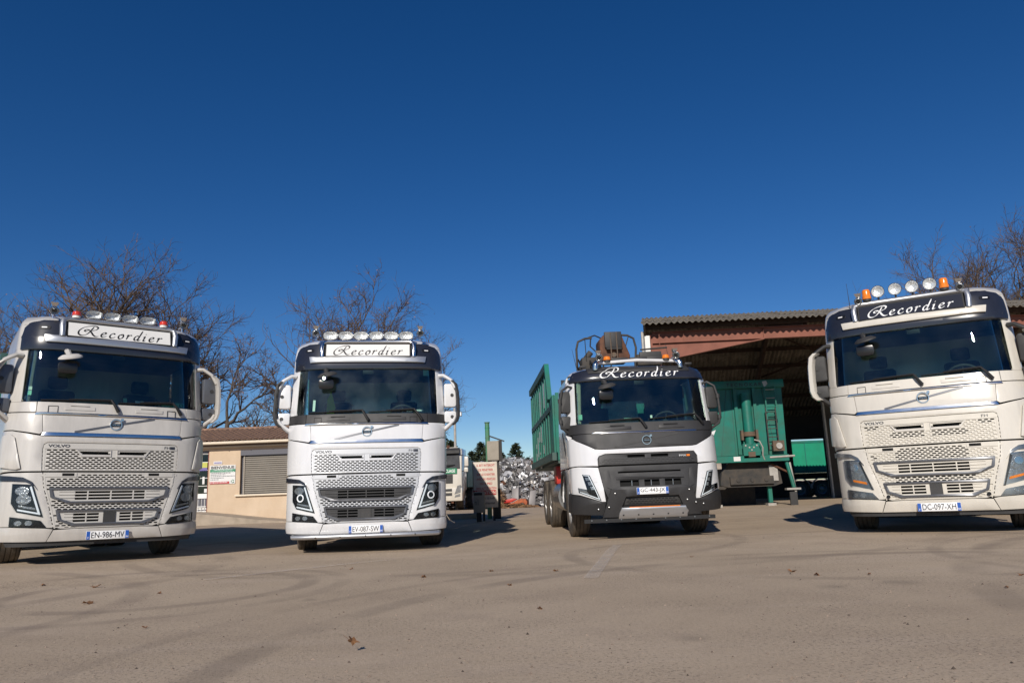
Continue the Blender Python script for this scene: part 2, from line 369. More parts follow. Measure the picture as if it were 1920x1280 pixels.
def ground_material():
    m = bpy.data.materials.new('dusty_asphalt'); m.use_nodes = True; nt = m.node_tree; N = nt.nodes; L = nt.links
    b = N['Principled BSDF']; b.inputs['Roughness'].default_value = 0.93; b.inputs['Specular IOR Level'].default_value = 0.25
    tc = N.new('ShaderNodeTexCoord'); P = tc.outputs['Object']
    def nz(scale, detail=5, rough=.6, vec=P):
        n = N.new('ShaderNodeTexNoise'); n.inputs['Scale'].default_value = scale; n.inputs['Detail'].default_value = detail
        n.inputs['Roughness'].default_value = rough; L.new(vec, n.inputs['Vector']); return n.outputs['Fac']
    def rng(x, a, c, lo=0., hi=1.):
        r = N.new('ShaderNodeMapRange'); r.interpolation_type = 'SMOOTHSTEP'
        for i, v in zip((1, 2, 3, 4), (a, c, lo, hi)): r.inputs[i].default_value = v
        L.new(x, r.inputs[0]); return r.outputs[0]
    def mth(op, a, c):
        n = N.new('ShaderNodeMath'); n.operation = op
        for i, v in enumerate((a, c)):
            if isinstance(v, (int, float)): n.inputs[i].default_value = v
            else: L.new(v, n.inputs[i])
        return n.outputs[0]
    def mix(f, a, c):
        n = N.new('ShaderNodeMix'); n.data_type = 'RGBA'
        for i, v in zip((0, 6, 7), (f, a, c)):
            if isinstance(v, tuple): n.inputs[i].default_value = (*v, 1)
            elif isinstance(v, float): n.inputs[i].default_value = v
            else: L.new(v, n.inputs[i])
        return n.outputs[2]
    c = mix(rng(nz(.35, 6), .3, .7), (.420, .324, .230), (.505, .396, .286))
    c = mix(mth('MULTIPLY', rng(nz(1.3, 8, .7), .45, .75), .45), c, (.330, .250, .190))
    mpv = N.new('ShaderNodeMapping'); mpv.inputs['Rotation'].default_value = (0, 0, R(20)); mpv.inputs['Scale'].default_value = (.25, 1.6, 1)
    L.new(P, mpv.inputs['Vector'])
    c = mix(mth('MULTIPLY', rng(nz(1.1, 6, .6, mpv.outputs[0]), .5, .72), .35), c, (.54, .43, .335))
    # aggregate showing through the dust
    sp = rng(nz(44, 4, .85), .52, .62); lg = rng(nz(.8, 4), .38, .62)
    c = mix(mth('MULTIPLY', sp, mth('ADD', mth('MULTIPLY', lg, .45), .30)), c, (.085, .070, .058))
    c = mix(mth('MULTIPLY', rng(nz(60, 3, .8), .58, .66), .5), c, (.66, .56, .46))
    # tyre sweeps
    brk = rng(nz(.9, 4, .55), .30, .62)
    for (cx, cy, r, w, k) in ((7.2, 7.0, 2.6, .16, .42), (7.3, 7.1, 3.1, .12, .3), (3.6, 9.2, 3.0, .13, .36), (3.2, 3.6, 4.7, .17, .40), (3.0, 3.4, 5.3, .10, .26),
                              (-3.4, 7.4, 1.35, .14, .40), (-3.6, 7.3, 1.9, .12, .34), (-6.5, 6.0, 3.2, .16, .34), (-1.2, 12.5, 4.6, .14, .30), (6.9, 5.8, 1.25, .22, .40),
                              (-9.0, 9.0, 5.2, .2, .3), (0.5, 14.0, 6.4, .18, .26), (12.0, 2.0, 9.4, .2, .3)):
        d = N.new('ShaderNodeVectorMath'); d.operation = 'DISTANCE'; L.new(P, d.inputs[0]); d.inputs[1].default_value = (cx, cy, 0)
        a = mth('ABSOLUTE', mth('SUBTRACT', d.outputs['Value'], r), 0)
        mask = mth('MULTIPLY', mth('MULTIPLY', rng(a, w, w * .35), brk), k)
        c = mix(mask, c, (.17, .132, .105))
    for (cx, cy, r) in ((2.35, 5.9, .16), (2.9, 6.0, .2), (5.1, 4.95, .22), (-1.7, 6.3, .1), (.9, 4.2, .12)):      # oil drips
        d = N.new('ShaderNodeVectorMath'); d.operation = 'DISTANCE'; L.new(P, d.inputs[0]); d.inputs[1].default_value = (cx, cy, 0)
        q = mth('ADD', d.outputs['Value'], mth('MULTIPLY', nz(9, 4), .18))
        c = mix(mth('MULTIPLY', rng(q, r + .12, r * .5), .32), c, (.09, .075, .065))
    L.new(c, b.inputs['Base Color'])
    bp = N.new('ShaderNodeBump'); bp.inputs['Strength'].default_value = .45; bp.inputs['Distance'].default_value = .012
    L.new(mth('ADD', nz(70, 4, .75), mth('MULTIPLY', nz(6, 5), 1.2)), bp.inputs['Height']); L.new(bp.outputs[0], b.inputs['Normal'])
    MATS['ground'] = m
ground_material()
def build_ground():
    def axis(a, b, fine0, fine1, step):
        v = [a, a * .4 + fine0 * .6] if a < fine0 else []
        k = int(round((fine1 - fine0) / step)); v += [fine0 + (fine1 - fine0) * i / k for i in range(k + 1)]
        return v + [fine1 + (b - fine1) * t for t in (.02, .06, .15, .4, 1)]
    xs = axis(-700, 700, -14, 14, .5); ys = axis(-60, 1200, -2, 48, .5)
    vs = [(x, y, G(x, y)) for y in ys for x in xs]; n = len(xs)
    fs = [(j * n + i, j * n + i + 1, (j + 1) * n + i + 1, (j + 1) * n + i) for j in range(len(ys) - 1) for i in range(n - 1)]
    return tag(mk('ground', vs, fs, 'ground', smooth=60), 'dusty tan asphalt yard with tyre sweeps in front of the trucks', 'ground', kind='structure')
GROUND = build_ground()
def worn_material():
    m = bpy.data.materials.new('worn_line'); m.use_nodes = True; N = m.node_tree.nodes; L = m.node_tree.links; b = N['Principled BSDF']
    b.inputs['Base Color'].default_value = (.72, .66, .60, 1); b.inputs['Roughness'].default_value = .9
    t = N.new('ShaderNodeTexCoord'); z = N.new('ShaderNodeTexNoise'); z.inputs['Scale'].default_value = 14; z.inputs['Detail'].default_value = 8; z.inputs['Roughness'].default_value = .75
    r = N.new('ShaderNodeMapRange'); r.inputs[1].default_value = .36; r.inputs[2].default_value = .62; r.inputs[4].default_value = .38
    L.new(t.outputs['Object'], z.inputs['Vector']); L.new(z.outputs['Fac'], r.inputs[0]); L.new(r.outputs[0], b.inputs['Alpha'])
    MATS['worn_line'] = m
worn_material()
def painted_line(p0, p1, w):
    p0 = Vector(p0); p1 = Vector(p1); d = (p1 - p0); n = Vector((-d.y, d.x)).normalized() * w / 2; k = max(2, int(d.length / .3)); vs = []
    for i in range(k + 1):
        q = p0 + d * i / k
        for s in (-1, 0, 1): vs.append((q.x + n.x * s, q.y + n.y * s, G(q.x + n.x * s, q.y + n.y * s) + .012))
    fs = [(3 * i + s, 3 * i + s + 1, 3 * i + s + 4, 3 * i + s + 3) for i in range(k) for s in (0, 1)]
    mk('painted_line', vs, fs, 'worn_line', GROUND, 0)
painted_line((.62, 6.95), (1.42, 11.2), .13)
painted_line((-3.3, 8.1), (-1.6, 9.9), .10)
painted_line((-8.0, 17.2), (-4.2, 18.6), .12)
painted_line((-1.9, 17.5), (-.4, 21.5), .12)

# ------------------------------------------------------------------ cab surface: u runs round the cab in plan, z up
class Surf:
    def __init__(s, yz, wz, xmax=1.235):
        s.yz, s.wz = yz, wz
        bow = lambda x: .04 * x * x + .0572 * x ** 7.5
        s.tab = [(u, u, bow(u)) for u in [i * .05 for i in range(24)]]       # u = x up to 1.15
        u, px, py = s.tab[-1]; k = 12; pts = [(1.15 + (xmax - 1.15) * i / k, bow(1.15 + (xmax - 1.15) * i / k)) for i in range(1, k + 1)]
        b = bow(xmax); pts += [(xmax + .012, b + .035), (xmax + .02, b + .08), (xmax + .025, b + .14), (xmax + .027, b + .25)] + [(xmax + .027, b + .25 + .25 * i) for i in range(1, 12)]
        for x, y in pts:
            u += math.hypot(x - px, y - py); s.tab.append((u, x, y)); px, py = x, y
        s.tx = [(a, b) for a, b, c in s.tab]; s.ty = [(a, c) for a, b, c in s.tab]
    def uy(s, y):
        return lerp_tab([(c, a) for a, b, c in s.tab], y)
    def P0(s, u, z):
        a = abs(u); g = -1 if u < 0 else 1
        fade = max(0, min(1, (2.0 - a) / .75))
        return Vector((g * lerp_tab(s.tx, a) * lerp_tab(s.wz, z), lerp_tab(s.ty, a) + lerp_tab(s.yz, z) * fade, z))
    def P(s, u, z, off=0.0):
        p = s.P0(u, z)
        if off:
            e = .012; n = (s.P0(u + e, z) - s.P0(u - e, z)).cross(s.P0(u, z + e) - s.P0(u, z - e)).normalized(); p = p + n * off
        return p
def flat_cut(outline, hole, step):
    bm = bmesh.new()
    def loop(pts): return [bm.verts.new((a, b, 0)) for a, b in pts]
    vs = loop(outline); es = [bm.edges.new((vs[i], vs[(i + 1) % len(vs)])) for i in range(len(vs))]
    if hole:
        for h in hole:
            hv = loop(h); es += [bm.edges.new((hv[i], hv[(i + 1) % len(hv)])) for i in range(len(hv))]
        bmesh.ops.triangle_fill(bm, use_beauty=True, use_dissolve=False, edges=es)
    else:
        f = bm.faces.new(vs); f.normal_update(); bmesh.ops.triangulate(bm, faces=[f], ngon_method='EAR_CLIP')
    for ax in (0, 1):
        lo = min(v.co[ax] for v in bm.verts); hi = max(v.co[ax] for v in bm.verts); st = step[ax]
        cuts = [st * k for k in range(int(math.floor(lo / st)) + 1, int(math.ceil(hi / st)))]
        if ax == 0: cuts += [c for c in (1.0, 1.05, 1.1, 1.15, 1.2, 1.25, 1.3, 1.35, 1.42, 1.5, 1.6) for c in (c, -c) if lo < c < hi and st > .04]
        for c in sorted(set(cuts)):
            co = Vector((0, 0, 0)); co[ax] = c; no = Vector((0, 0, 0)); no[ax] = 1
            bmesh.ops.bisect_plane(bm, geom=bm.verts[:] + bm.edges[:] + bm.faces[:], plane_co=co, plane_no=no, dist=1e-5)
    return bm
def panel(S, outline, name, m, parent, off=0.0, thick=.02, step=(.12, .2), hole=None, lip=0.0, taper=None):
    """a shaped plate that follows the cab surface: outline in (u, z), standing off the surface by `off`"""
    bm = flat_cut(outline, hole, step)
    bm.verts.index_update(); uv = [(v.co.x, v.co.y) for v in bm.verts]; n = len(uv)
    fs = [tuple(v.index for v in f.verts) for f in bm.faces]; bound = set()
    for e in bm.edges:
        if len(e.link_faces) == 1: bound.add((e.verts[0].index, e.verts[1].index))
    edgev = {i for e in bound for i in e}
    bm.free()
    top = [S.P(u, z, off - (lip if i in edgev else 0)) for i, (u, z) in enumerate(uv)]
    bot = [S.P(u, z, off - thick) for u, z in uv]
    faces = fs + [tuple(i + n for i in f[::-1]) for f in fs] + [(a, b, b + n, a + n) for a, b in bound]
    return mk(name, top + bot, faces, m, parent, smooth=35)
def mir(pts): return [(-a, b) for a, b in pts]
def inside(p, poly):
    x, y = p; c = False; j = len(poly) - 1
    for i in range(len(poly)):
        xi, yi = poly[i]; xj, yj = poly[j]
        if (yi > y) != (yj > y) and x < (xj - xi) * (y - yi) / (yj - yi) + xi: c = not c
        j = i
    return c
def lattice(S, region, name, m, parent, off, cw=.0705, ch=.0262, skip=(), void=(), openf=lambda x, z: True, hx=.82, hz=.70, z0=None):
    """grille plate of staggered six-sided holes; cells outside the region are left out, closed cells get a floor"""
    V = []; F = []
    x0 = min(p[0] for p in region); x1 = max(p[0] for p in region); a0 = min(p[1] for p in region) if z0 is None else z0; a1 = max(p[1] for p in region)
    rows = int((a1 - a0) / ch) + 1
    for r in range(rows):
        zc = a0 + (r + .5) * ch
        k0 = int(math.floor(x0 / cw)) - 1
        for k in range(k0, -k0 + 2):
            xc = (k + (.5 if r % 2 else 0)) * cw
            cor = [(xc - cw / 2, zc - ch / 2), (xc + cw / 2, zc - ch / 2), (xc + cw / 2, zc + ch / 2), (xc - cw / 2, zc + ch / 2)]
            cor = [(cx, min(max(cz, a0 + 2e-4), a1 - 2e-4)) for cx, cz in cor]; nin = sum(inside(c, region) for c in cor) if zc + ch / 2 <= a1 + 1e-6 else min(3, sum(inside(c, region) for c in cor))
            if nin == 0: continue
            A, B = cw / 2, ch / 2
            if any(all(inside(c, s) for c in cor) for s in void): continue
            if nin < 4 or any(inside((xc, zc), s) for s in skip):
                # edge cell: solid piece clipped to the outline in x
                pts = []
                for (cx, cz) in cor:
                    if not inside((cx, cz), region):
                        t = cx
                        for _ in range(24):
                            t += (xc - cx) / 24
                            if inside((t, cz), region): break
                        else: t = xc
                        cx = t
                    pts.append((cx, min(max(cz, a0), a1)))
                n = len(V); V += [S.P(a, b, off) for a, b in pts]; F.append((n, n + 1, n + 2, n + 3)); continue
            o = [(-A, 0), (-A, B), (A, B), (A, 0), (A, -B), (-A, -B)]
            i_ = [(-A * hx, 0), (-A * hx * .62, B * hz), (A * hx * .62, B * hz), (A * hx, 0), (A * hx * .62, -B * hz), (-A * hx * .62, -B * hz)]
            n = len(V)
            V += [S.P(xc + a, zc + b, off) for a, b in o] + [S.P(xc + a, zc + b, off) for a, b in i_] + [S.P(xc + a, zc + b, off - .014) for a, b in i_]
            for q in range(6):
                w = (q + 1) % 6; F.append((n + q, n + w, n + 6 + w, n + 6 + q)); F.append((n + 6 + q, n + 6 + w, n + 12 + w, n + 12 + q))
            if not openf(xc, zc): F.append(tuple(range(n + 12, n + 18)))
    return mk(name, V, F, m, parent, smooth=0, recalc=False)

# ------------------------------------------------------------------ parts shared by vehicles
WHEEL_CACHE = {}
def wheel(parent, x, y, z=.51, r=.51, w=.315, steer=0.0, outer=1, dual=False, name='wheel'):
    """name > tyre, rim; outer = side (+1/-1) the dished face points to"""
    key = (r, w)
    hub = bpy.data.objects.new(name, None); hub.location = (x, y, z); hub.rotation_euler = (0, 0, steer); link(hub, parent)
    MX = Matrix.Rotation(pi / 2, 4, 'Y')
    if key not in WHEEL_CACHE:
        h = w / 2; rb = r * .56
        prof = [(rb, -h * .78), (rb + .03, -h * .92), (r * .80, -h), (r * .93, -h * .97), (r * .985, -h * .86)]
        for g in range(4):
            c = -h * .60 + g * h * .40
            prof += [(r, c - .020 - h * .10), (r, c - .006), (r - .014, c - .005), (r - .014, c + .005), (r, c + .006)]
        prof += [(r * .985, h * .86), (r * .93, h * .97), (r * .80, h), (rb + .03, h * .92), (rb, h * .78), (rb, -h * .78)]
        t = MB().lathe(prof, MX, 44).build('tyre', 'rubber', None, smooth=28); COL.objects.unlink(t)
        q = MB().lathe([(rb + .012, h * .80), (rb + .006, h * .88), (rb - .02, h * .84), (rb - .035, h * .3), (rb * .72, h * .05), (rb * .62, h * .35), (rb * .35, h * .42), (rb * .34, h * .85), (rb * .2, h * .95), (.001, h * .96)], MX, 36)
        q.lathe([(rb, -h * .78), (rb - .03, -h * .7), (rb - .05, h * .2)], MX, 36)
        for i in range(10):
            a = 2 * pi * i / 10; c = Vector((0, cos(a), sin(a))) * rb * .5
            q.cyl(c + Vector((h * .36, 0, 0)), c + Vector((h * .56, 0, 0)), .016, n=6)
        q = q.build('rim', 'rim', None, smooth=35); COL.objects.unlink(q)
        WHEEL_CACHE[key] = (t.data, q.data)
    td, qd = WHEEL_CACHE[key]
    for nm, d in (('tyre', td), ('rim', qd)):
        for k in ((0, 1) if dual else (0,)):
            o = bpy.data.objects.new(nm, d); o.location = (-outer * k * (w + .02), 0, 0)
            if outer < 0: o.rotation_euler = (0, 0, pi)
            link(o, hub)
    return hub
def horn(parent, x, y, z, r=.055):
    h = MB().lathe([(.012, .30), (.015, .12), (.024, .05), (r * .75, .012), (r, 0), (r * .98, -.006), (r * .86, .004), (.03, .06), (.0, .07)], Matrix.Translation((x, y, z)) @ Matrix.Rotation(-pi / 2, 4, 'X'), 20)
    h.add([(x - .05, y + .03, z + .13), (x + .05, y + .03, z + .13), (x + .03, y + .16, z + .11), (x - .03, y + .16, z + .11), (x - .012, y + .06, z + .04), (x + .012, y + .06, z + .04), (x + .012, y + .12, z + .04), (x - .012, y + .12, z + .04)],
          [(0, 1, 2, 3), (4, 7, 6, 5), (0, 4, 5, 1), (1, 5, 6, 2), (2, 6, 7, 3), (3, 7, 4, 0)])
    h.cyl((x, y + .1, z - .01), (x, y + .1, z - .09), .014)
    o = h.build('horn', 'chrome', parent)
    MB().cyl((x, y - .002, z), (x, y - .0005, z), r * .55, n=16).build('horn_throat', 'void_black', o)
    return o
def beacon(parent, x, y, z, r, hgt, m):
    o = MB().lathe([(r, 0), (r * 1.02, hgt * .28), (r * .93, hgt * .32), (r * .90, hgt * .82), (r * .75, hgt * .96), (.001, hgt)], Matrix.Translation((x, y, z)), 20).build('beacon', m, parent)
    MB().cyl((x, y, z - .035), (x, y, z), r * .9, n=16).build('beacon_base', 'sign_white' if m == 'red_lens' else 'dark_plastic', o)
    return o
def spot(parent, x, y, z, a, b, rnd=1.0):
    """roof driving lamp: bowl, glass, foot; a, b half width / height"""
    n = 24; ring = []
    for i in range(n):
        t = 2 * pi * i / n; c, s = cos(t), sin(t); p = 1.0 if rnd == 1 else .62
        ring.append((math.copysign(abs(c) ** p, c) * a, math.copysign(abs(s) ** (.92 if p < 1 else 1), s) * b))
    V = []; F = []
    lay = [(1.0, .0), (1.04, .006), (1.05, .02), (.9, .07), (.45, .11)]
    for k, d in lay: V += [(x + p * k, y + d, z + q * k) for p, q in ring]
    for j in range(len(lay) - 1): F += [(j * n + i, j * n + (i + 1) % n, (j + 1) * n + (i + 1) % n, (j + 1) * n + i) for i in range(n)]
    F.append(tuple(range((len(lay) - 1) * n, len(lay) * n)))
    o = mk('spot_lamp', V, F, 'chrome', parent)
    V = []; F = []
    for k, d in ((.97, .006), (.75, .045), (.35, .065)): V += [(x + p * k, y + d, z + q * k) for p, q in ring]
    for j in range(2): F += [(j * n + i, j * n + (i + 1) % n, (j + 1) * n + (i + 1) % n, (j + 1) * n + i) for i in range(n)]
    F.append(tuple(range(2 * n, 3 * n)))
    mk('reflector', V, F, 'lamp_reflector', o)
    mk('lamp_glass', [(x + p * .97, y + .002 - .012 * 0, z + q * .97) for p, q in ring] + [(x, y - .016, z)], [(i, (i + 1) % n, n) for i in range(n)], 'lens_clear', o, smooth=60)
    MB().cyl((x, y + .03, z - b - .05), (x, y + .03, z - b + .01), .014, n=8).build('lamp_foot', 'black', o)
    return o
def plate(parent, y, z, s, tilt=0.0, x=0.0):
    p = MB().box(x - .26, x + .26, y - .008, y, z - .055, z + .055).build('number_plate', 'plate_white', parent, bevel=.003)
    for a, b in ((-.257, -.215), (.215, .257)):
        MB().box(x + a, x + b, y - .0105, y - .0082, z - .052, z + .052).build('blue_band', 'plate_blue', p)
    letter(p, s, lambda a, b: (x - .20 + a, y - .0115, z - .036 + b), 'ink', width=.40, height=.078, bold=.0)
    letter(p, 'F', lambda a, b: (x - .242 + a, y - .0125, z - .043 + b), 'letter_white', height=.026)
    letter(p, '84', lambda a, b: (x + .220 + a, y - .0125, z - .043 + b), 'letter_white', width=.032, height=.026)
    return p
def emblem(S, parent, z, r, z_sw0, z_sw1, x_sw, off=.02, barm='steel'):
    a = S.P(0, z, off)
    o = MB().lathe([(r * .74, -.012), (r * .74, .004), (r * .80, .012), (r * .95, .012), (r, .004), (r, -.012)], Matrix.Translation(a) @ Matrix.Rotation(pi / 2, 4, 'X'), 36).build('emblem', 'chrome', parent)
    MB().box(-r * .74, r * .74, a.y - .008, a.y + .004, z - r * .22, z + r * .22).build('emblem_bar', 'lens_dark', o)
    letter(o, 'VOLVO', lambda p, q: (-r * .60 + p, a.y - .0095, z - r * .13 + q), 'chrome', width=r * 1.2, height=r * .26, bold=.02)
    MB().add([(r * .62, a.y - .01, z + r * .62), (r * 1.12, a.y - .01, z + r * 1.12), (r * .72, a.y - .01, z + r * 1.12), (r * 1.12, a.y - .01, z + r * .72),
              (r * .62, a.y + .004, z + r * .62), (r * 1.12, a.y + .004, z + r * 1.12), (r * .72, a.y + .004, z + r * 1.12), (r * 1.12, a.y + .004, z + r * .72)],
             [(0, 3, 1, 2), (4, 6, 5, 7), (0, 2, 6, 4), (2, 1, 5, 6), (1, 3, 7, 5), (3, 0, 4, 7)]).build('emblem_arrow', 'chrome', o)
    # the diagonal bar behind it
    def at(t): return (-x_sw + 2 * x_sw * t, z_sw0 + (z_sw1 - z_sw0) * t)
    P = [at(i / 14) for i in range(15)]; w = .014
    panel(S, [(p[0], p[1] - w) for p in P] + [(p[0], p[1] + w) for p in P[::-1]], 'diagonal_bar', barm, o, off=off - .006, thick=.012, step=(.1, .3))
    return o
def wiper(S, parent, ux, uz, px, pz, bx, bz, m='black'):
    """pivot (ux,uz) on the panel, elbow (px,pz), blade from elbow-ish to (bx,bz)"""
    o = MB().tube([S.P(ux, uz, .035), S.P((ux + px) / 2, (uz + pz) / 2, .06), S.P(px, pz, .055)], [.026, .021, .014], 8).build('wiper', m, parent)
    MB().tube([S.P(px + (bx - px) * t, pz + (bz - pz) * t, .052 - .03 * t) for t in (0, .25, .5, .62)], [.013, .011, .009, .007], 6).build('wiper_arm', 'steel' if m == 'steel' else 'black', o)
    MB().tube([S.P(px + .04 + (bx - px - .04) * t, pz - .012 + (bz - pz) * t, .022) for t in (0, .2, .4, .6, .8, 1)], .011, 6, flat=(1, .8)).build('wiper_blade', 'black', o)
    return o
def cab_interior(root, L, zf, zd, zr, W=1.15, seat_m='seat_cloth', hiv=False, light=False):
    MB().box(-W, W, .5, L - .03, zf - .05, zf).build('cab_floor', 'interior', root)
    d = MB().prism([(.36, zf), (.36, zd - .10), (.50, zd - .03), (.80, zd - .02), (.92, zd - .12), (.95, zf)], YZ, -1.06, 1.06).build('dashboard', 'interior', root)
    MB().box(-.98, .98, .98, .99, zd - .6, zd - .2).build('dash_panel', 'interior', d)
    c = Vector((.56, .95, zd + .02)); n = Vector((0, .75, .66)).normalized(); a = Vector((1, 0, 0)); b = n.cross(a)
    w = MB().tube([c + (a * cos(2 * pi * i / 28) + b * sin(2 * pi * i / 28)) * .22 for i in range(29)], .017, 8)
    w.cyl(c, c - n * .03, .06, n=12)
    for t in (.2, pi - .2, -pi / 2): w.tube([c, c + (a * cos(t) + b * sin(t)) * .22], .014, 6)
    w.cyl(c, c + Vector((0, -.15, -.35)), .03).build('steering_wheel', 'interior', root) if False else w.build('steering_wheel', 'interior', root)
    for x in (-.58, .58):
        s = MB().box(x - .25, x + .25, 1.12, 1.6, zf + .25, zf + .45).build('seat', seat_m, root, bevel=.05)
        MB().box(x - .24, x + .24, 1.58, 1.72, zf + .45, zf + 1.05, M=None).build('backrest', seat_m, s, bevel=.05)
        MB().box(x - .13, x + .13, 1.6, 1.69, zf + 1.07, zf + 1.27).build('headrest', seat_m, s, bevel=.04)
    if hiv: MB().add([(-.78, 1.5, zf + .75), (-.66, 1.48, zf + .75), (-.62, 1.5, zf + .95), (-.70, 1.52, zf + 1.25), (-.76, 1.5, zf + 1.1)], [(0, 1, 2, 3, 4)]).build('safety_vest', 'hivis', root)
    return d
# ------------------------------------------------------------------ mirrors
def mirror_fh(root, s, m_arm, m_cover, m_house, wide=1.0):
    X = lambda x: s * x
    o = MB().tube([(X(1.17), .50, 2.80), (X(1.24), .46, 2.80), (X(1.36), .42, 2.72), (X(1.43), .40, 2.58)], [.045, .04, .036, .03], 10, flat=(1.2, .8)).build('mirror_arm', m_arm, root)
    MB().tube([(X(1.43), .40, 2.10), (X(1.40), .42, 2.03), (X(1.28), .46, 1.92), (X(1.21), .50, 1.88)], [.03, .036, .045, .055], 10, flat=(1.2, .8)).build('lower_arm', m_arm, o)
    V = []; F = []
    prof = [(1.405, 2.70), (1.465, 2.645), (1.492, 2.5), (1.502, 2.3), (1.502, 2.12), (1.475, 2.03), (1.42, 1.975)]
    for x, z in prof:
        for dx, y in ((-.055, .325), (-.005, .335), (.015, .40), (0, .52), (-.035, .60), (-.075, .54), (-.085, .40)): V.append((X(x + (dx + .02) * wide - .02), y, z))
    n = 7
    for j in range(len(prof) - 1): F += [(j * n + i, j * n + (i + 1) % n, (j + 1) * n + (i + 1) % n, (j + 1) * n + i) for i in range(n)]
    F += [tuple(range(n)), tuple(range(n * (len(prof) - 1), n * len(prof)))]
    mk('mirror_cover', V, F, m_cover, o, smooth=50)
    for z0, z1, w in ((2.27, 2.66, .20), (2.01, 2.20, .20)):
        h = MB().prism([(X(a), b) for a, b in rrect(1.445 - w, 1.445, z0, z1, .035)], XZ, .44, .60).build('mirror_housing', m_house, o, bevel=.02)
        MB().prism([(X(a), b) for a, b in rrect(1.445 - w + .015, 1.43, z0 + .015, z1 - .015, .03)], XZ, .603, .606).build('mirror_pane', 'mirror_glass', h)
        MB().cyl((X(1.445 - w * .35), .43, (z0 + z1) / 2), (X(1.445 - w * .35), .445, (z0 + z1) / 2), .028, n=12).build('pivot', 'dark_plastic', h)
    return o
def mirror_pod(root, S, m, x=-.66, z=2.80):
    """kerb mirror pod hanging in front of the windscreen"""
    y = S.P(x, z).y
    o = MB().tube([(x, y + .01, z + .08), (x, y - .10, z + .05), (x + .02, y - .17, z - .02)], [.035, .04, .03], 8).build('kerb_mirror', m, root)
    h = MB().lathe([(.0, .08), (.09, .065), (.135, .02), (.14, -.01), (.12, -.02), (.0, -.02)], Matrix.Translation((x + .03, y - .17, z - .04)) @ Matrix.Rotation(R(-12), 4, 'Y') @ Matrix.Rotation(R(14), 4, 'X') @ Matrix.Diagonal((1.1, .7, .7, 1)), 20).build('mirror_shell', m, o)
    MB().prism(rrect(x - .11, x + .13, z - .26, z - .10, .05), XZ, y - .165, y - .14).build('mirror_face', 'lens_dark', o, bevel=.01)
    return o

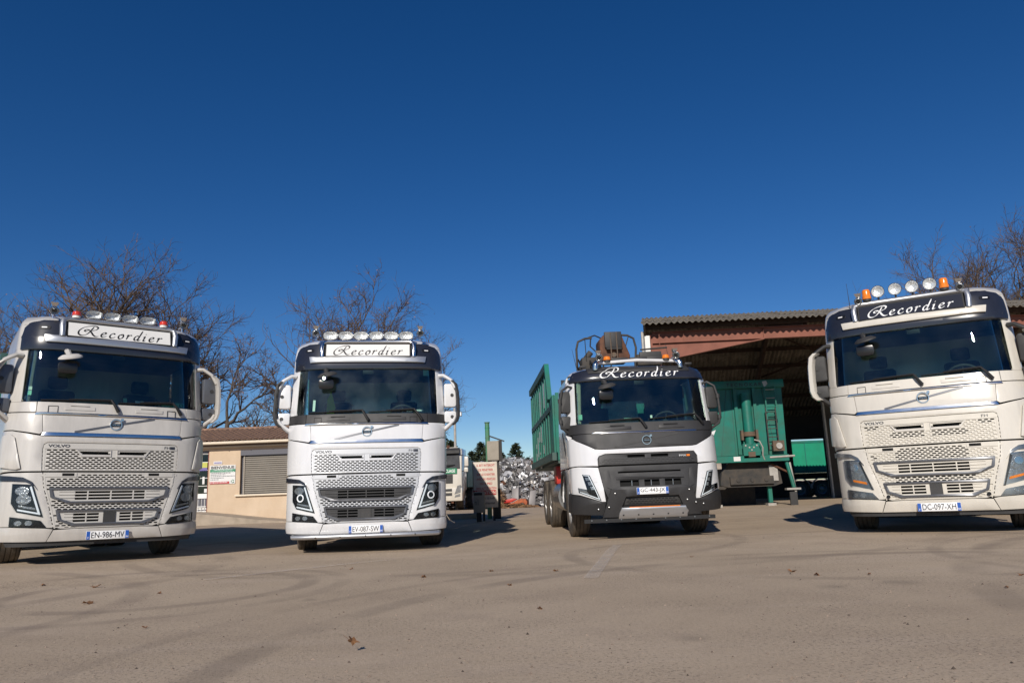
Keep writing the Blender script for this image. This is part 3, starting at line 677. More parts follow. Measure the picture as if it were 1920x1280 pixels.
# ------------------------------------------------------------------ tall-cab tractor
S1 = Surf([(.28, .05), (.36, .015), (.5, 0), (.9, .005), (1.2, .02), (1.7, .06), (1.96, .10), (2.14, .13), (2.9, .267), (3.05, .285), (3.3, .36), (3.40, .50), (3.47, .72), (3.52, 1.05), (3.55, 1.6)],
          [(0, 1), (2.05, 1), (2.9, .975), (3.1, .968), (3.22, .960), (3.33, .940), (3.42, .895), (3.48, .82), (3.53, .64), (3.55, .4)])
SUP = Surf(S1.yz, S1.wz)
def tall_truck(t, label, o):
    x, y, a, z, ti = TR[t]
    root = empty('truck', (x, y, z), (0, -ti, a)); tag(root, label, 'truck', 'white trucks parked in an arc')
    S = S1; W = o['paint']; GR = o['grille']; FR = o['frame']
    pp = lambda *args, **kw: panel(S, *args, **kw)
    uy = S.uy; uD = uy(.74)
    both = lambda pts, name, m, **kw: [pp(q, name, m, root, **kw) for q in (pts, mir(pts))]
    # dark core behind the skin
    core = [(-1.22, .33), (1.22, .33), (1.22, 2.10), (-1.22, 2.10)]
    pp(core, 'cab_core', 'void_black', root, off=-.055, thick=.02, step=(.15, .3))
    # bumper
    pp([(-.70, .300), (.70, .300), (.64, .445), (.40, .455), (-.40, .455), (-.64, .445)], 'bumper', W, root, off=.004, thick=.04, lip=.006)
    both([(.708, .300), (uD, .325), (uD, .495), (1.10, .492), (.735, .470), (.648, .455)], 'bumper_corner', W, off=.006, thick=.04, lip=.008)
    pp([(-1.15, .245), (1.15, .245), (1.2, .295), (-1.2, .295)], 'air_dam', 'dark_plastic', root, off=-.03, thick=.03)
    # corner panels that carry the lamps
    gl = [(.826, 1.192), (.806, 1.02), (.716, .735), (.652, .476)]
    cor = gl + [(.735, .480), (1.10, .502), (uD, .505), (uD, 1.16), (1.2, 1.19)]
    both(cor, 'corner_panel', W, off=0.0, thick=.03, lip=.004)
    hl = [(1.13, 1.05), (.915, 1.035), (.772, .615), (1.06, .685), (1.125, .80)]
    brow = [(uy(.42), 1.165), (1.16, 1.150), (1.02, 1.130), (.93, 1.075), (.862, .965), (.905, 1.03), (1.0, 1.075), (1.13, 1.085), (uy(.42), 1.095)]
    for sg in (1, -1):
        mm = (lambda q: q) if sg > 0 else mir
        h = pp(mm(hl), 'headlight', 'lens_dark' if not o.get('hl_chrome') else 'steel', root, off=.006, thick=.01, step=(.1, .12))
        if o.get('hl_chrome'):
            pp(mm([(1.10, 1.03), (.935, 1.015), (.83, .72), (1.05, .76), (1.10, .82)]), 'reflector', 'reflector', h, off=.009, thick=.004, step=(.06, .06))
            pp(mm([(1.03, .765), (.86, .725), (.85, .69), (1.03, .735)]), 'indicator', 'amber', h, off=.012, thick=.004)
            pp(mm([(.905, 1.02), (.790, .635), (.775, .62), (.80, .615), (.93, 1.0)]), 'running_light', 'grey_plastic', h, off=.013, thick=.006)
        else:
            pp(mm([(.925, 1.015), (.800, .645), (1.05, .705), (1.05, .725), (.835, .675), (.945, 1.005)]), 'running_light', 'drl', h, off=.014, thick=.008)
            pp(mm([(1.045, .775), (.865, .735), (.855, .705), (1.045, .75)]), 'indicator', 'reflector', h, off=.011, thick=.004)
        q = .985
        for cz, rx, rz, cx in ((.955, .075, .055, 1.02), (.845, .08, .065, .995)):
            if o.get('hl_ring') and cz < .9:
                p = S.P(sg * cx, cz, .014); nq = (S.P(sg * cx, cz, .1) - S.P(sg * cx, cz)).to_track_quat('Z', 'Y').to_matrix().to_4x4()
                MB().lathe([(.040, 0), (.046, .006), (.058, .006), (.062, 0)], Matrix.Translation(p) @ nq, 24).build('light_ring', 'drl', h)
                MB().lathe([(.0, .008), (.03, .004), (.036, 0)], Matrix.Translation(p) @ nq, 20).build('projector', 'lens_clear', h)
            elif not o.get('hl_chrome'):
                pp(mm([(cx + rx * cos(2 * pi * i / 14), cz + rz * sin(2 * pi * i / 14)) for i in range(14)]), 'lamp_bowl', 'reflector', h, off=.010, thick=.004, step=(.04, .04))
        if o.get('hl_chrome'):
            pp(mm([(1.0, .50)]) if False else mm([(.99 + .05 * cos(2 * pi * i / 12), .93 + .05 * sin(2 * pi * i / 12)) for i in range(12)]), 'lamp_bowl', 'chrome', h, off=.016, thick=.008, step=(.04, .04))
        pp(mm(hl), 'lens_cover', 'lens_clear', h, off=.022, thick=.003, step=(.1, .12))
        pp(mm(brow), 'lamp_brow', o.get('brow', 'navy_black'), root, off=.022, thick=.03, step=(.08, .1))
        f = pp(mm([(1.12, .628), (.795, .572), (.722, .480), (1.12, .505)]), 'fog_lamp', 'lens_dark' if not o.get('hl_chrome') else 'steel', root, off=.010, thick=.012, step=(.1, .1))
        for c in (.92, 1.03):
            pp(mm([(c + .040 * cos(2 * pi * i / 12), .545 + .032 * sin(2 * pi * i / 12)) for i in range(12)]), 'lamp_bowl', 'reflector', f, off=.013, thick=.004, step=(.03, .03))
        pp(mm([(1.12, .628), (.795, .572), (.722, .480), (1.12, .505)]), 'lens_cover', 'lens_clear', f, off=.020, thick=.003)
    # lower grille plate
    reg = [(-.818, 1.192), (-.798, 1.02), (-.708, .735), (-.644, .485), (-.56, .462), (.56, .462), (.644, .485), (.708, .735), (.798, 1.02), (.818, 1.192)]
    fu = [(-.735, .995), (.735, .995), (.712, .87), (.51, .785), (-.51, .785), (-.712, .87)]
    fl = [(-.64, .705), (.64, .705), (.61, .575), (.44, .498), (-.44, .498), (-.61, .575)]
    hooks = [[(sg * a, b) for a, b in ((.42, 1.125), (.80, 1.125), (.80, 1.19), (.42, 1.19))] for sg in (1, -1)]
    low = [[(-.40, .46), (.40, .46), (.44, .50), (-.44, .50)]]
    opn = o.get('open', lambda x, z: True)
    lattice(S, reg, 'lower_grille', GR, root, .0, skip=[fu, fl] + hooks + low, void=[fu, fl], openf=opn, z0=.462)
    def border(poly, d, name):
        cx = sum(q[0] for q in poly) / len(poly); out = []
        zlo = min(q[1] for q in poly); zhi = max(q[1] for q in poly)
        ins = [(q[0] - math.copysign(d, q[0]), min(max(q[1], zlo + d * .55), zhi - d * .55)) for q in poly]
        pp(poly, name, GR, root, off=.005, thick=.02, hole=[ins], step=(.3, .3), lip=.002)
    border([(-.816, 1.190), (-.797, 1.02), (-.707, .735), (-.643, .487), (-.56, .463), (.56, .463), (.643, .487), (.707, .735), (.797, 1.02), (.816, 1.190)], .022, 'grille_border')
    for sg in (1, -1):
        mm = (lambda q: q) if sg > 0 else mir
        hk = pp(mm([(.43, 1.132), (.79, 1.132), (.79, 1.188), (.43, 1.188)]), 'hook_cover', GR, root, off=.008, thick=.02)
        pp(mm([(.46, 1.145), (.60, 1.145), (.60, 1.182), (.46, 1.182)]), 'hook_slot', 'void_black', hk, off=.0095, thick=.004)
    pp([(-.36, .468), (.36, .468), (.40, .49), (-.40, .49)], 'lower_trim', GR, root, off=.006, thick=.012)
    def inset(poly, d):
        cx = sum(p[0] for p in poly) / len(poly); cz = sum(p[1] for p in poly) / len(poly)
        return [(p[0] - math.copysign(d, p[0] - cx), p[1] - math.copysign(d, p[1] - cz) * (.8 if abs(p[1] - cz) > .05 else .3)) for p in poly]
    for fr, z0, z1, xo in ((fu, .825, .95, [-.43, -.285, -.14, .01, .15, .30, .43]), (fl, .535, .66, [-.43, -.28, -.10, .10, .28, .43])):
        ins = inset(fr, .034)
        ring = pp(fr, 'grille_frame', FR, root, off=.034, thick=.05, hole=[ins], step=(.2, .2), lip=.006)
        body = inset(fr, .028)
        up = fr is fu
        xs = [(-.43, -.287), (-.273, -.007), (.007, .273), (.287, .43)] if up else [(-.43, -.285), (-.271, -.125), (.125, .271), (.285, .43)]
        openings = []
        rows = 3; rh = (z1 - z0) / rows
        for k in range(rows):
            for (a, b) in xs: openings.append([(a, z0 + k * rh + .008), (b, z0 + k * rh + .008), (b, z0 + (k + 1) * rh - .006), (a, z0 + (k + 1) * rh - .006)])
        pp(body, 'grille_insert', o['insert'], root, off=.006, thick=.03, hole=openings, step=(.25, .3))
        for k in range(rows):
            for sg in (1, -1):
                pp([(sg * a, b) for a, b in ((.44, z0 + (k + 1) * rh - .012), (.62 if up else .54, z0 + (k + .75) * rh), (.44, z0 + (k + 1) * rh - .004))], 'grille_slat', o['insert'], root, off=.016, thick=.012)
        if not up:
            pp([(-.075, z0 - .01), (.075, z0 - .01), (.075, z1 + .01), (-.075, z1 + .01)], 'radar_cover', 'dark_plastic', root, off=.018, thick=.02)
    plate(root, -.014, .360, o['plate'])
    # bonnet panel round the upper grille
    n_ = [(-uD, 1.185), (-uD, 1.76), (-1.2, 1.745), (-.88, 1.675), (.88, 1.675), (1.2, 1.745), (uD, 1.76), (uD, 1.185), (1.2, 1.212), (.838, 1.212), (.85, 1.50), (.84, 1.565), (.80, 1.59), (-.80, 1.59), (-.84, 1.565), (-.85, 1.50), (-.838, 1.212), (-1.2, 1.212)]
    pp(n_, 'bonnet_panel', W, root, off=.012, thick=.03, lip=.005)
    ug = [(-.832, 1.214), (.832, 1.214), (.844, 1.50), (.834, 1.56), (.80, 1.584), (-.80, 1.584), (-.834, 1.56), (-.844, 1.50)]
    intk = [[(sg * p, q) for p, q in ((.035, 1.405), (.40, 1.405), (.465, 1.50), (.035, 1.50))] for sg in (1, -1)]
    mid = [(-.05, 1.40), (.05, 1.40), (.05, 1.51), (-.05, 1.51)]
    top = [(-.9, 1.505), (.9, 1.505), (.9, 1.6), (-.9, 1.6)]
    lattice(S, ug, 'upper_grille', GR, root, .0, skip=intk + [mid, top], void=intk, openf=o.get('open_up', opn), z0=1.214)
    border([(-.831, 1.215), (.831, 1.215), (.843, 1.50), (.833, 1.56), (.80, 1.583), (-.80, 1.583), (-.833, 1.56), (-.843, 1.50)], .024, 'grille_border')
    pp([(-.83, 1.507), (.83, 1.507), (.834, 1.555), (.80, 1.582), (-.80, 1.582), (-.834, 1.555)], 'grille_header', GR, root, off=.0075, thick=.01)
    for q in intk:
        fr = pp(q, 'intake_frame', W, root, off=.012, thick=.03, hole=[[(p[0] * .93 + .018 * (1 if p[0] > 0 else -1) * 0 + (.012 if p[0] > 0 else -.012), (p[1] - 1.4525) * .62 + 1.462) for p in q]])
    letter(root, 'VOLVO', lambda p, q: S.P(-.79 + p, 1.525 + q, .010), 'letter_dark', width=.255, height=.040, bold=.035, space=1.0)
    letter(root, 'FH', lambda p, q: S.P(.655 + p, 1.525 + q, .010), 'letter_dark', width=.075, height=.036, bold=.0)
    if o.get('fh_plate'): pp([(.735, 1.522), (.80, 1.522), (.80, 1.563), (.735, 1.563)], 'badge', 'letter_dark', root, off=.0095, thick=.003)
    # chrome strips, emblem panel, wiper panel
    pp([(-.88, 1.678), (.88, 1.678), (.86, 1.722), (-.86, 1.722)], 'chrome_strip', 'chrome', root, off=.030, thick=.03, lip=.010, step=(.12, .02))
    pp([(-.862, 1.728), (.862, 1.728), (.88, 1.960), (-.88, 1.960)], 'emblem_panel', W, root, off=.012, thick=.03, lip=.005)
    both([(.868, 1.728), (.90, 1.702), (1.2, 1.760), (uD, 1.775), (uD, 2.0), (.886, 1.985), (.886, 1.96)], 'side_bonnet', W, off=.012, thick=.03, lip=.005)
    pp([(-.97, 1.962), (.97, 1.962), (.95, 1.992), (-.95, 1.992)], 'chrome_strip', 'chrome', root, off=.026, thick=.02, lip=.008, step=(.12, .02))
    WP = o['wiper_panel']
    pp([(-.955, 1.998), (.955, 1.998), (.95, 2.14), (-.95, 2.14)], 'wiper_panel', WP, root, off=.010, thick=.03, lip=.005)
    both([(.962, 1.998), (1.2, 2.006), (uD, 2.012), (uD, 2.14), (.957, 2.14)], 'wiper_panel_end', WP, off=.010, thick=.03, lip=.005)
    for sg, c in ((-1, -.45), (1, .43)):
        st = pp([(c - .18, 2.035), (c + .18, 2.035), (c + .18, 2.085), (c - .18, 2.085)], 'step_recess', WP, root, off=.022, thick=.02, lip=.004)
        pp([(c - .12, 2.092), (c + .10, 2.092), (c + .10, 2.104), (c - .12, 2.104)], 'step_tread', 'dark_plastic' if WP == 'grey_plastic' else WP, st, off=.03, thick=.03)
        k = c + (-.32 if sg < 0 else .30)
        MB().tube([S.P(k - .055, 2.0, .014), S.P(k - .055, 2.085, .014), S.P(k + .055, 2.085, .014), S.P(k + .055, 2.0, .014)], .005, 5).build('flap_outline', 'black', st)
    emblem(S, root, 1.85, .082, 1.735, 1.955, .50, off=.022, barm='frame_grey')
    wiper(S, root, .02, 2.03, -.08, 2.19, -.92, 2.175, 'black'); wiper(S, root, .86, 2.03, .74, 2.20, .02, 2.175, 'black')
    # windscreen and pillars
    wsr = rrect(-1.128, 1.128, 2.135, 2.905, .06)
    pp(wsr, 'windscreen', o.get('glass', 'windscreen_glass'), root, off=-.004, thick=.006, step=(.06, .1))
    both([(1.132, 2.145), (1.132, 2.905), (uy(.62), 2.905), (uy(.66), 2.145)], 'pillar', W, off=.004, thick=.03, lip=.004, step=(.05, .2))
    pp([(-1.13, 2.10), (1.13, 2.10), (1.13, 2.15), (-1.13, 2.15)], 'cowl', 'black', root, off=-.012, thick=.02)
    # sun visor band, sign, roof
    vis = [(-1.24, 2.885), (1.24, 2.885), (1.25, 3.05), (1.22, 3.21), (1.14, 3.285), (1.0, 3.305), (-1.0, 3.305), (-1.14, 3.285), (-1.22, 3.21), (-1.25, 3.05)]
    pp(vis, 'sun_visor', 'navy_black', root, off=.035, thick=.05, lip=.012, step=(.1, .06))
    pp([(-.93, 2.985), (.93, 2.985), (.95, 3.075), (-.95, 3.075)], 'visor_strip', o['strip'], root, off=.075, thick=.04, lip=.006, step=(.1, .05))
    for sg in (1, -1):
        mp = pp([(sg * q, w) for q, w in rrect(.90, 1.03, 3.175, 3.225, .015)], 'marker_lamp', 'lens_dark', root, off=.042, thick=.01)
        pp([(sg * q, w) for q, w in rrect(.94, 1.0, 3.188, 3.205, .005)], 'lamp_bulb', 'letter_white', mp, off=.046, thick=.006)
    ysg = S.P(0, 3.10).y - .075; yst = S.P(0, 3.30).y - .055
    tl = (yst - ysg) / .21
    sgp = lambda px, pz, d=0.0: Vector((px, ysg + (pz - 3.09) * tl - d, pz))
    sb = MB().prism([(-.69, 3.085), (.69, 3.085), (.69, 3.315), (-.69, 3.315)], lambda px, pz, d: sgp(px, pz, d), -.09, 0).build('roof_sign', 'black', root)
    MB().prism([(-.672, 3.097), (.672, 3.097), (.672, 3.300), (-.672, 3.300)], lambda px, pz, d: sgp(px, pz, d), .001, .006).build('sign_face', o['sign'][0], sb)
    script(sb, 'Recordier', lambda p, q: sgp(-.56 + p, 3.108 + q, .009), o['sign'][1], 1.12, .178)
    # lamp bar
    yb = .34
    br = o['bar']
    lb = MB().tube([(-.735, yb - .08, 3.09), (-.745, yb - .075, 3.24), (-.735, yb - .02, 3.325), (-.66, yb + .0, 3.352), (.66, yb + .0, 3.352), (.735, yb - .02, 3.325), (.745, yb - .075, 3.24), (.735, yb - .08, 3.09)], .040 if br == 'brushed' else .036, 12).build('lamp_bar', br, root)
    for k in o['lamps']: spot(root, k[0], yb - .03, k[1], k[2], k[3], k[4])
    for k in o['beacons']: beacon(root, *k)
    for sg in (1, -1): horn(root, sg * o['horn'][0], yb - .05, o['horn'][1], .058)
    for ax in o['ant']:
        MB().tube([(ax, yb + .12, 3.34), (ax - .01, yb + .14, 3.75)], [.006, .002], 5).build('antenna', 'black', root)
    # roof
    V = []; F = []; zs = [3.27, 3.30, 3.34, 3.38, 3.42, 3.45, 3.48, 3.51, 3.53, 3.545]; us = [-2.9, -2.5, -2.1, -1.8, -1.6, -1.5, -1.4, -1.3, -1.2, -1.1, -1.0, -.8, -.6, -.4, -.2, 0]
    us = us + [-q for q in us[:-1]][::-1]
    for zz in zs:
        for u in us:
            p = S.P(u, zz, .004); p.y = min(p.y, 2.32); V.append(p)
    nu = len(us)
    for j in range(len(zs) - 1): F += [(j * nu + i, j * nu + i + 1, (j + 1) * nu + i + 1, (j + 1) * nu + i) for i in range(nu - 1)]
    F.append(tuple((len(zs) - 1) * nu + i for i in range(nu)))
    mk('roof', V, F, W, root, smooth=60)
    if o.get('fairing'):
        V = []; F = []
        for yy, hh, ww in ((.95, .02, .80), (1.15, .12, .86), (1.5, .20, .90), (2.3, .24, .92)):
            V += [(sx * ww, yy, 3.42 + hh * k) for sx, k in ((-1.08, -1.2), (-1.0, .55), (-.82, 1.0), (.82, 1.0), (1.0, .55), (1.08, -1.2))]
        for j in range(3): F += [(j * 6 + i, j * 6 + i + 1, j * 6 + 7 + i, j * 6 + 6 + i) for i in range(5)]
        F += [tuple(range(6)), tuple(range(18, 24))]
        mk('roof_fairing', V, F, W, root, smooth=45)
    # sides
    u2 = uy(1.72); u3 = uy(2.28); uE = uD + .012
    arch = [(uy(1.37 - .60 * cos(q)), .52 + .60 * sin(q)) for q in [pi * k / 14 for k in range(1, 14)]]
    both([(uE, .52)] + arch + [(uy(1.97), .6), (u3, .6), (u3, 1.17), (uE, 1.17)], 'wheel_arch', o.get('arch', W), off=-.004, thick=.03, step=(.2, .3))
    win = [(uy(.80), 2.10), (uy(1.62), 2.10), (uy(1.62), 2.82), (uy(.86), 2.82), (uy(.72), 2.5)]
    both([(uE, 1.19), (u2, 1.19), (u2, 2.90), (uy(.64), 2.90), (uy(.68), 2.15), (uE, 2.14)], 'door', W, off=.004, thick=.03, hole=[win], step=(.2, .25), lip=.003)
    both([(a * 1.0, b) for a, b in win], 'side_window', 'side_glass', off=-.012, thick=.006, step=(.3, .4))
    both([(u2 + .01, 1.19), (u3, 1.19), (u3, 2.90), (u2 + .01, 2.90)], 'sleeper_side', W, off=.004, thick=.03, step=(.3, .3))
    both([(1.18, 2.905), (u3, 2.905), (u3, 3.30), (1.10, 3.30)], 'roof_side', W, off=.002, thick=.03, step=(.1, .06))
    for sg in (1, -1):
        hp = S.P(sg * uy(1.55), 1.42, .01)
        MB().box(hp.x - .02, hp.x + .02, hp.y - .12, hp.y + .08, 1.39, 1.45).build('door_handle', 'steel', root, bevel=.012)
        if o.get('deflector'):
            mm = (lambda q: q) if sg > 0 else mir
            pp(mm([(uy(.42), 1.68), (1.20, 1.70), (1.14, 1.655), (1.055, 1.245), (1.10, 1.23), (uy(.42), 1.27)]), 'air_deflector', W, root, off=.045, thick=.02, lip=.008, step=(.06, .2))
            pp(mm([(uy(.40), 1.64), (1.20, 1.66), (1.15, 1.62), (1.075, 1.26), (uy(.40), 1.29)]), 'deflector_mount', 'dark_plastic', root, off=.026, thick=.02, step=(.08, .2))
        mirror_fh(root, sg, o['arm'], o['cover'], o['house'], o.get('mirror_width', .62))
    if o.get('plate_side'): pass
    MB().box(-1.18, 1.18, 2.27, 2.32, 1.0, 3.30).build('cab_back', W, root)
    MB().box(-1.13, 1.13, .45, 2.28, 2.95, 2.98).build('headliner', 'interior', root)
    mirror_pod(root, S, o['pod'])
    # camera at the top of the windscreen, stickers
    yy = S.P(0, 2.87).y
    MB().box(-.09, .09, yy + .02, yy + .10, 2.80, 2.90).build('sensor_pod', 'black', root, bevel=.015)
    for (q0, q1, z0, z1, mt) in o['stickers']: pp([(q0, z0), (q1, z0), (q1, z1), (q0, z1)], 'sticker', mt, root, off=-.013, thick=.002)
    cab_interior(root, 2.28, 1.45, 2.16, 2.95, hiv=o.get('hiv', False))
    for sg in (1, -1):   # light trim of the pillars inside
        MB().tube([S.P(sg * 1.12, 2.16, -.06), S.P(sg * 1.10, 2.88, -.06)], .05, 8, flat=(1, 1)).build('pillar_trim', 'interior_light', root)
    # running gear
    ch = MB()
    for sg in (1, -1): ch.box(sg * .42 - .045, sg * .42 + .045, .5, o['len'], .72, .98)
    for k in range(6): ch.box(-.40, .40, 1.0 + k * (o['len'] - 1.2) / 5, 1.1 + k * (o['len'] - 1.2) / 5, .76, .94)
    ch.box(-.9, .9, .35, .55, .34, .52); ch.cyl((-.95, 1.37, .50), (.95, 1.37, .50), .07); ch.box(-.5, .5, .6, 2.0, .55, .95)
    ch.build('chassis', 'chassis', root)
    for sg in (1, -1): wheel(root, sg * 1.035, 1.37, steer=o.get('steer', 0), outer=sg)
    for yy in o['axles']:
        for sg in (1, -1): wheel(root, sg * 1.06, yy, outer=sg, dual=True)
        MB().cyl((-.9, yy, .5), (.9, yy, .5), .08).build('axle', 'chassis', root)
    for sg in (1, -1):
        MB().box(sg * .75 - .32, sg * .75 + .32, 2.15, 3.1, .45, 1.0).build('side_tank', 'steel', root, bevel=.06)
    if o.get('bar_low'):
        MB().tube([(-1.13, .30, .262), (-1.10, .10, .262), (-.9, .005, .262), (-.5, -.03, .262), (.5, -.03, .262), (.9, .005, .262), (1.10, .10, .262), (1.13, .30, .262)], .036, 12).build('bumper_bar', 'brushed', root)
        for k in (-.75, -.38, 0, .38, .75): MB().cyl((k, -.068, .262), (k, -.05, .262), .011, n=8).build('bar_bolt', 'black', root)
    return root

def container(root, y0, y1, z0, z1, W=1.26, slant=False, patches=False):
    """open steel skip body: walls, rails, ribs; children of the truck that carries it"""
    for sg in (1, -1):
        X = sg * W
        if slant:
            poly = [(y0, z0), (y0, z1 - .82), (y0 + .75, z1 - .82), (y0 + 1.2, z1), (y1, z1 + .12), (y1, z0)]
        else: poly = [(y0, z0), (y0, z1), (y1, z1), (y1, z0)]
        MB().prism(poly, YZ, X - sg * .03, X - sg * .05).build('container_wall', 'green_body', root)
        ys = y0 + (1.2 if slant else 0)
        MB().bar((X - sg * .02, ys, z1 - .05), (X - sg * .02, y1, z1 + (.07 if slant else -.05)), .10, .16).build('top_rail', 'green_rail', root)
        MB().box(X - .05, X + .05, y0, y1, z0, z0 + .16).build('bottom_rail', 'green_rail', root)
        zm = z0 + (z1 - z0) * .52
        MB().box(min(X, X - sg * .08), max(X, X - sg * .08), y0 + .3, y1, zm - .06, zm + .06).build('mid_rail', 'green_rail', root)
        n = int((y1 - ys) / .62)
        for k in range(n + 1):
            yy = ys + .04 + (y1 - ys - .08) * k / n
            MB().box(min(X - sg * .008, X - sg * .04), max(X - sg * .008, X - sg * .04), yy - .045, yy + .045, z0 + .16, zm - .06).build('rib', 'green_body', root)
            MB().box(min(X - sg * .008, X - sg * .04), max(X - sg * .008, X - sg * .04), yy - .045, yy + .045, zm + .06, z1 - .08).build('rib', 'green_body', root)
        if slant:
            MB().bar((X - sg * .02, y0 + .75, z1 - .86), (X - sg * .02, y0 + 1.2, z1 - .02), .10, .14).build('slanted_rail', 'green_body', root)
            MB().box(min(X, X - sg * .08), max(X, X - sg * .08), y0, y0 + .5, z0 + .16, z1 - .84).build('front_post', 'green_body', root)
    MB().box(-W + .07, W - .07, y0 - .02, y0 + .05, z0, z1 - (.78 if slant else 0)).build('front_wall', 'green_body', root)
    MB().box(-W + .07, W - .07, y1 - .05, y1, z0, z1).build('tail_gate', 'green_body', root)
    MB().box(-W + .07, W - .07, y0, y1, z0 - .06, z0).build('floor_plate', 'green_rail', root)
    for sg in (1, -1): MB().box(sg * .5 - .06, sg * .5 + .06, y0, y1, z0 - .26, z0 - .061).build('runner', 'chassis', root)
    if patches:      # pale peeling markings between the ribs
        zm = z0 + (z1 - z0) * .52; n = int((y1 - (y0 + 1.2)) / .62); st = (y1 - (y0 + 1.2) - .08) / n
        for k, a, b in ((1, zm + .18, z1 - .28), (3, zm + .10, z1 - .32), (3, zm - .55, zm - .16), (4, zm - .50, zm - .24), (5, zm - .85, zm - .34), (6, zm - .6, zm - .48), (2, zm - .85, zm - .65), (4, zm - .82, zm - .76), (4, zm - .98, zm - .90), (6, zm - 1.0, zm - .74), (4, zm - 1.18, zm - 1.06)):
            yy = y0 + 1.2 + .04 + st * k
            MB().box(-W + .022, -W + .0285, yy + .06, yy + st - .06, a, b).build('marking', 'sign_white', root)
        for q in ((-.95, .2), (-.75, .16), (-.6, .1)):
            MB().box(q[0], q[0] + q[1], y0 - .026, y0 - .022, z1 - 1.15, z1 - .95).build('marking', 'sign_white', root)
# ------------------------------------------------------------------ the three tall trucks
in_rect = lambda x, z, r: r[0] <= x <= r[1] and r[2] <= z <= r[3]
lamps1 = [(q, 3.452, .112, .060, .6) for q in (-.36, -.12, .12, .36)]
T1 = tall_truck(1, 'dusty white truck with oval roof lamps between two small red beacons',
    dict(paint='white_dusty', grille='white_grille', frame='frame_grey', insert='white_grille', wiper_panel='white_dusty', strip='brushed', sign=('sign_white', 'ink'), bar='brushed',
         lamps=lamps1, beacons=[(-.58, .33, 3.41, .060, .062, 'red_lens'), (.58, .33, 3.41, .060, .062, 'red_lens')], horn=(.86, 3.44), ant=[], plate='EN-986-MV', arm='white_dusty', cover='white_dusty', house='frame_grey',
         pod='white_dusty', deflector=True, fairing=True, fh_plate=True, len=9.0, axles=[5.2, 6.57], stickers=[(-1.10, -1.04, 2.24, 2.30, 'sticker_green'), (-1.10, -1.04, 2.31, 2.36, 'sign_white'), (.60, 1.08, 2.155, 2.225, 'sticker_green'), (.24, .36, 2.18, 2.22, 'letter_white'), (.08, .13, 2.19, 2.25, 'sticker_green')]))
letter(T1, 'D  84', lambda p, q: S1.P(.86 + p, 2.165 + q, -.012), 'ink', width=.20, height=.05, bold=.01)
pw = panel(S1, [(S1.uy(.60) * -1, .80), (S1.uy(.54) * -1, .80), (S1.uy(.54) * -1, 1.02), (S1.uy(.60) * -1, 1.02)], 'warning_label', 'yellow', T1, off=.006, thick=.004)
container(T1, 2.75, 9.2, 1.25, 3.18)
lamps2 = [(q, 3.455, .118, .068, .6) for q in (-.615, -.369, -.123, .123, .369, .615)]
T2 = tall_truck(2, 'bright white truck with six oval roof lamps and a chrome bar under its bumper',
    dict(paint='white_clean', grille='silver_grille', frame='frame_grey', insert='grey_plastic', wiper_panel='grey_plastic', strip='brushed', sign=('sign_white', 'ink'), bar='chrome', lamps=lamps2, beacons=[],
         horn=(.85, 3.49), ant=[.72], plate='EV-087-SW', arm='white_clean', cover='grey_plastic', house='white_clean', pod='dark_plastic', hl_ring=True, fh_plate=True, bar_low=True, steer=R(9), len=9.5, axles=[5.2, 6.57],
         glass='windscreen_glass_dirty', hiv=True, stickers=[(-1.09, -1.03, 2.24, 2.32, 'sticker_green'), (-1.04, -1.0, 2.17, 2.21, 'letter_white'), (-.87, -.83, 2.2, 2.38, 'sign_white'), (.92, 1.05, 2.78, 2.88, 'sticker_green'), (.62, .72, 2.17, 2.195, 'letter_white'), (.78, .90, 2.18, 2.205, 'letter_white')]))
container(T2, 2.75, 9.6, 1.25, 3.52)  # unseen skip added behind the cab, made tall to shadow the warning board
op4 = lambda x, z: in_rect(x, z, (-.45, .45, 1.0, 1.19)) or in_rect(x, z, (-.46, .46, .71, .785)) or in_rect(x, z, (-.76, -.68, 1.04, 1.10))
op4u = lambda x, z: (1.33 < z < 1.405 and .05 < abs(x) < .48) or (z > 1.455 and .62 < abs(x) < .80) or (z < 1.245 and abs(x) < .47)
lamps4 = [(q, 3.515, .088, .088, 1.0) for q in (-.385, -.155, .07, .30)]
T4 = tall_truck(4, 'cream white truck with four round roof lamps between amber beacons',
    dict(paint='white_cream', grille='cream_grille', frame='frame_grey', insert='cream_grille', wiper_panel='white_cream', strip='white_cream', sign=('navy_black', 'letter_white'), bar='brushed', lamps=lamps4,
         beacons=[(-.545, .33, 3.42, .062, .15, 'amber'), (.475, .33, 3.42, .062, .15, 'amber')], horn=(.665, 3.40), ant=[-.80, .78], plate='DC-097-XH', arm='dark_plastic', cover='white_cream', house='dark_plastic', pod='grey_plastic',
         deflector=True, fairing=True, mirror_width=1.1, hl_chrome=True, brow='steel', open=op4, open_up=op4u, len=9.0, axles=[5.2, 6.57], stickers=[]))
for k in (-.60, .60): MB().cyl((k, -.012, .515), (k, .01, .515), .024, n=14).build('parking_sensor', 'lens_dark', T4)
container(T4, 2.75, 8.8, 1.25, 3.0)

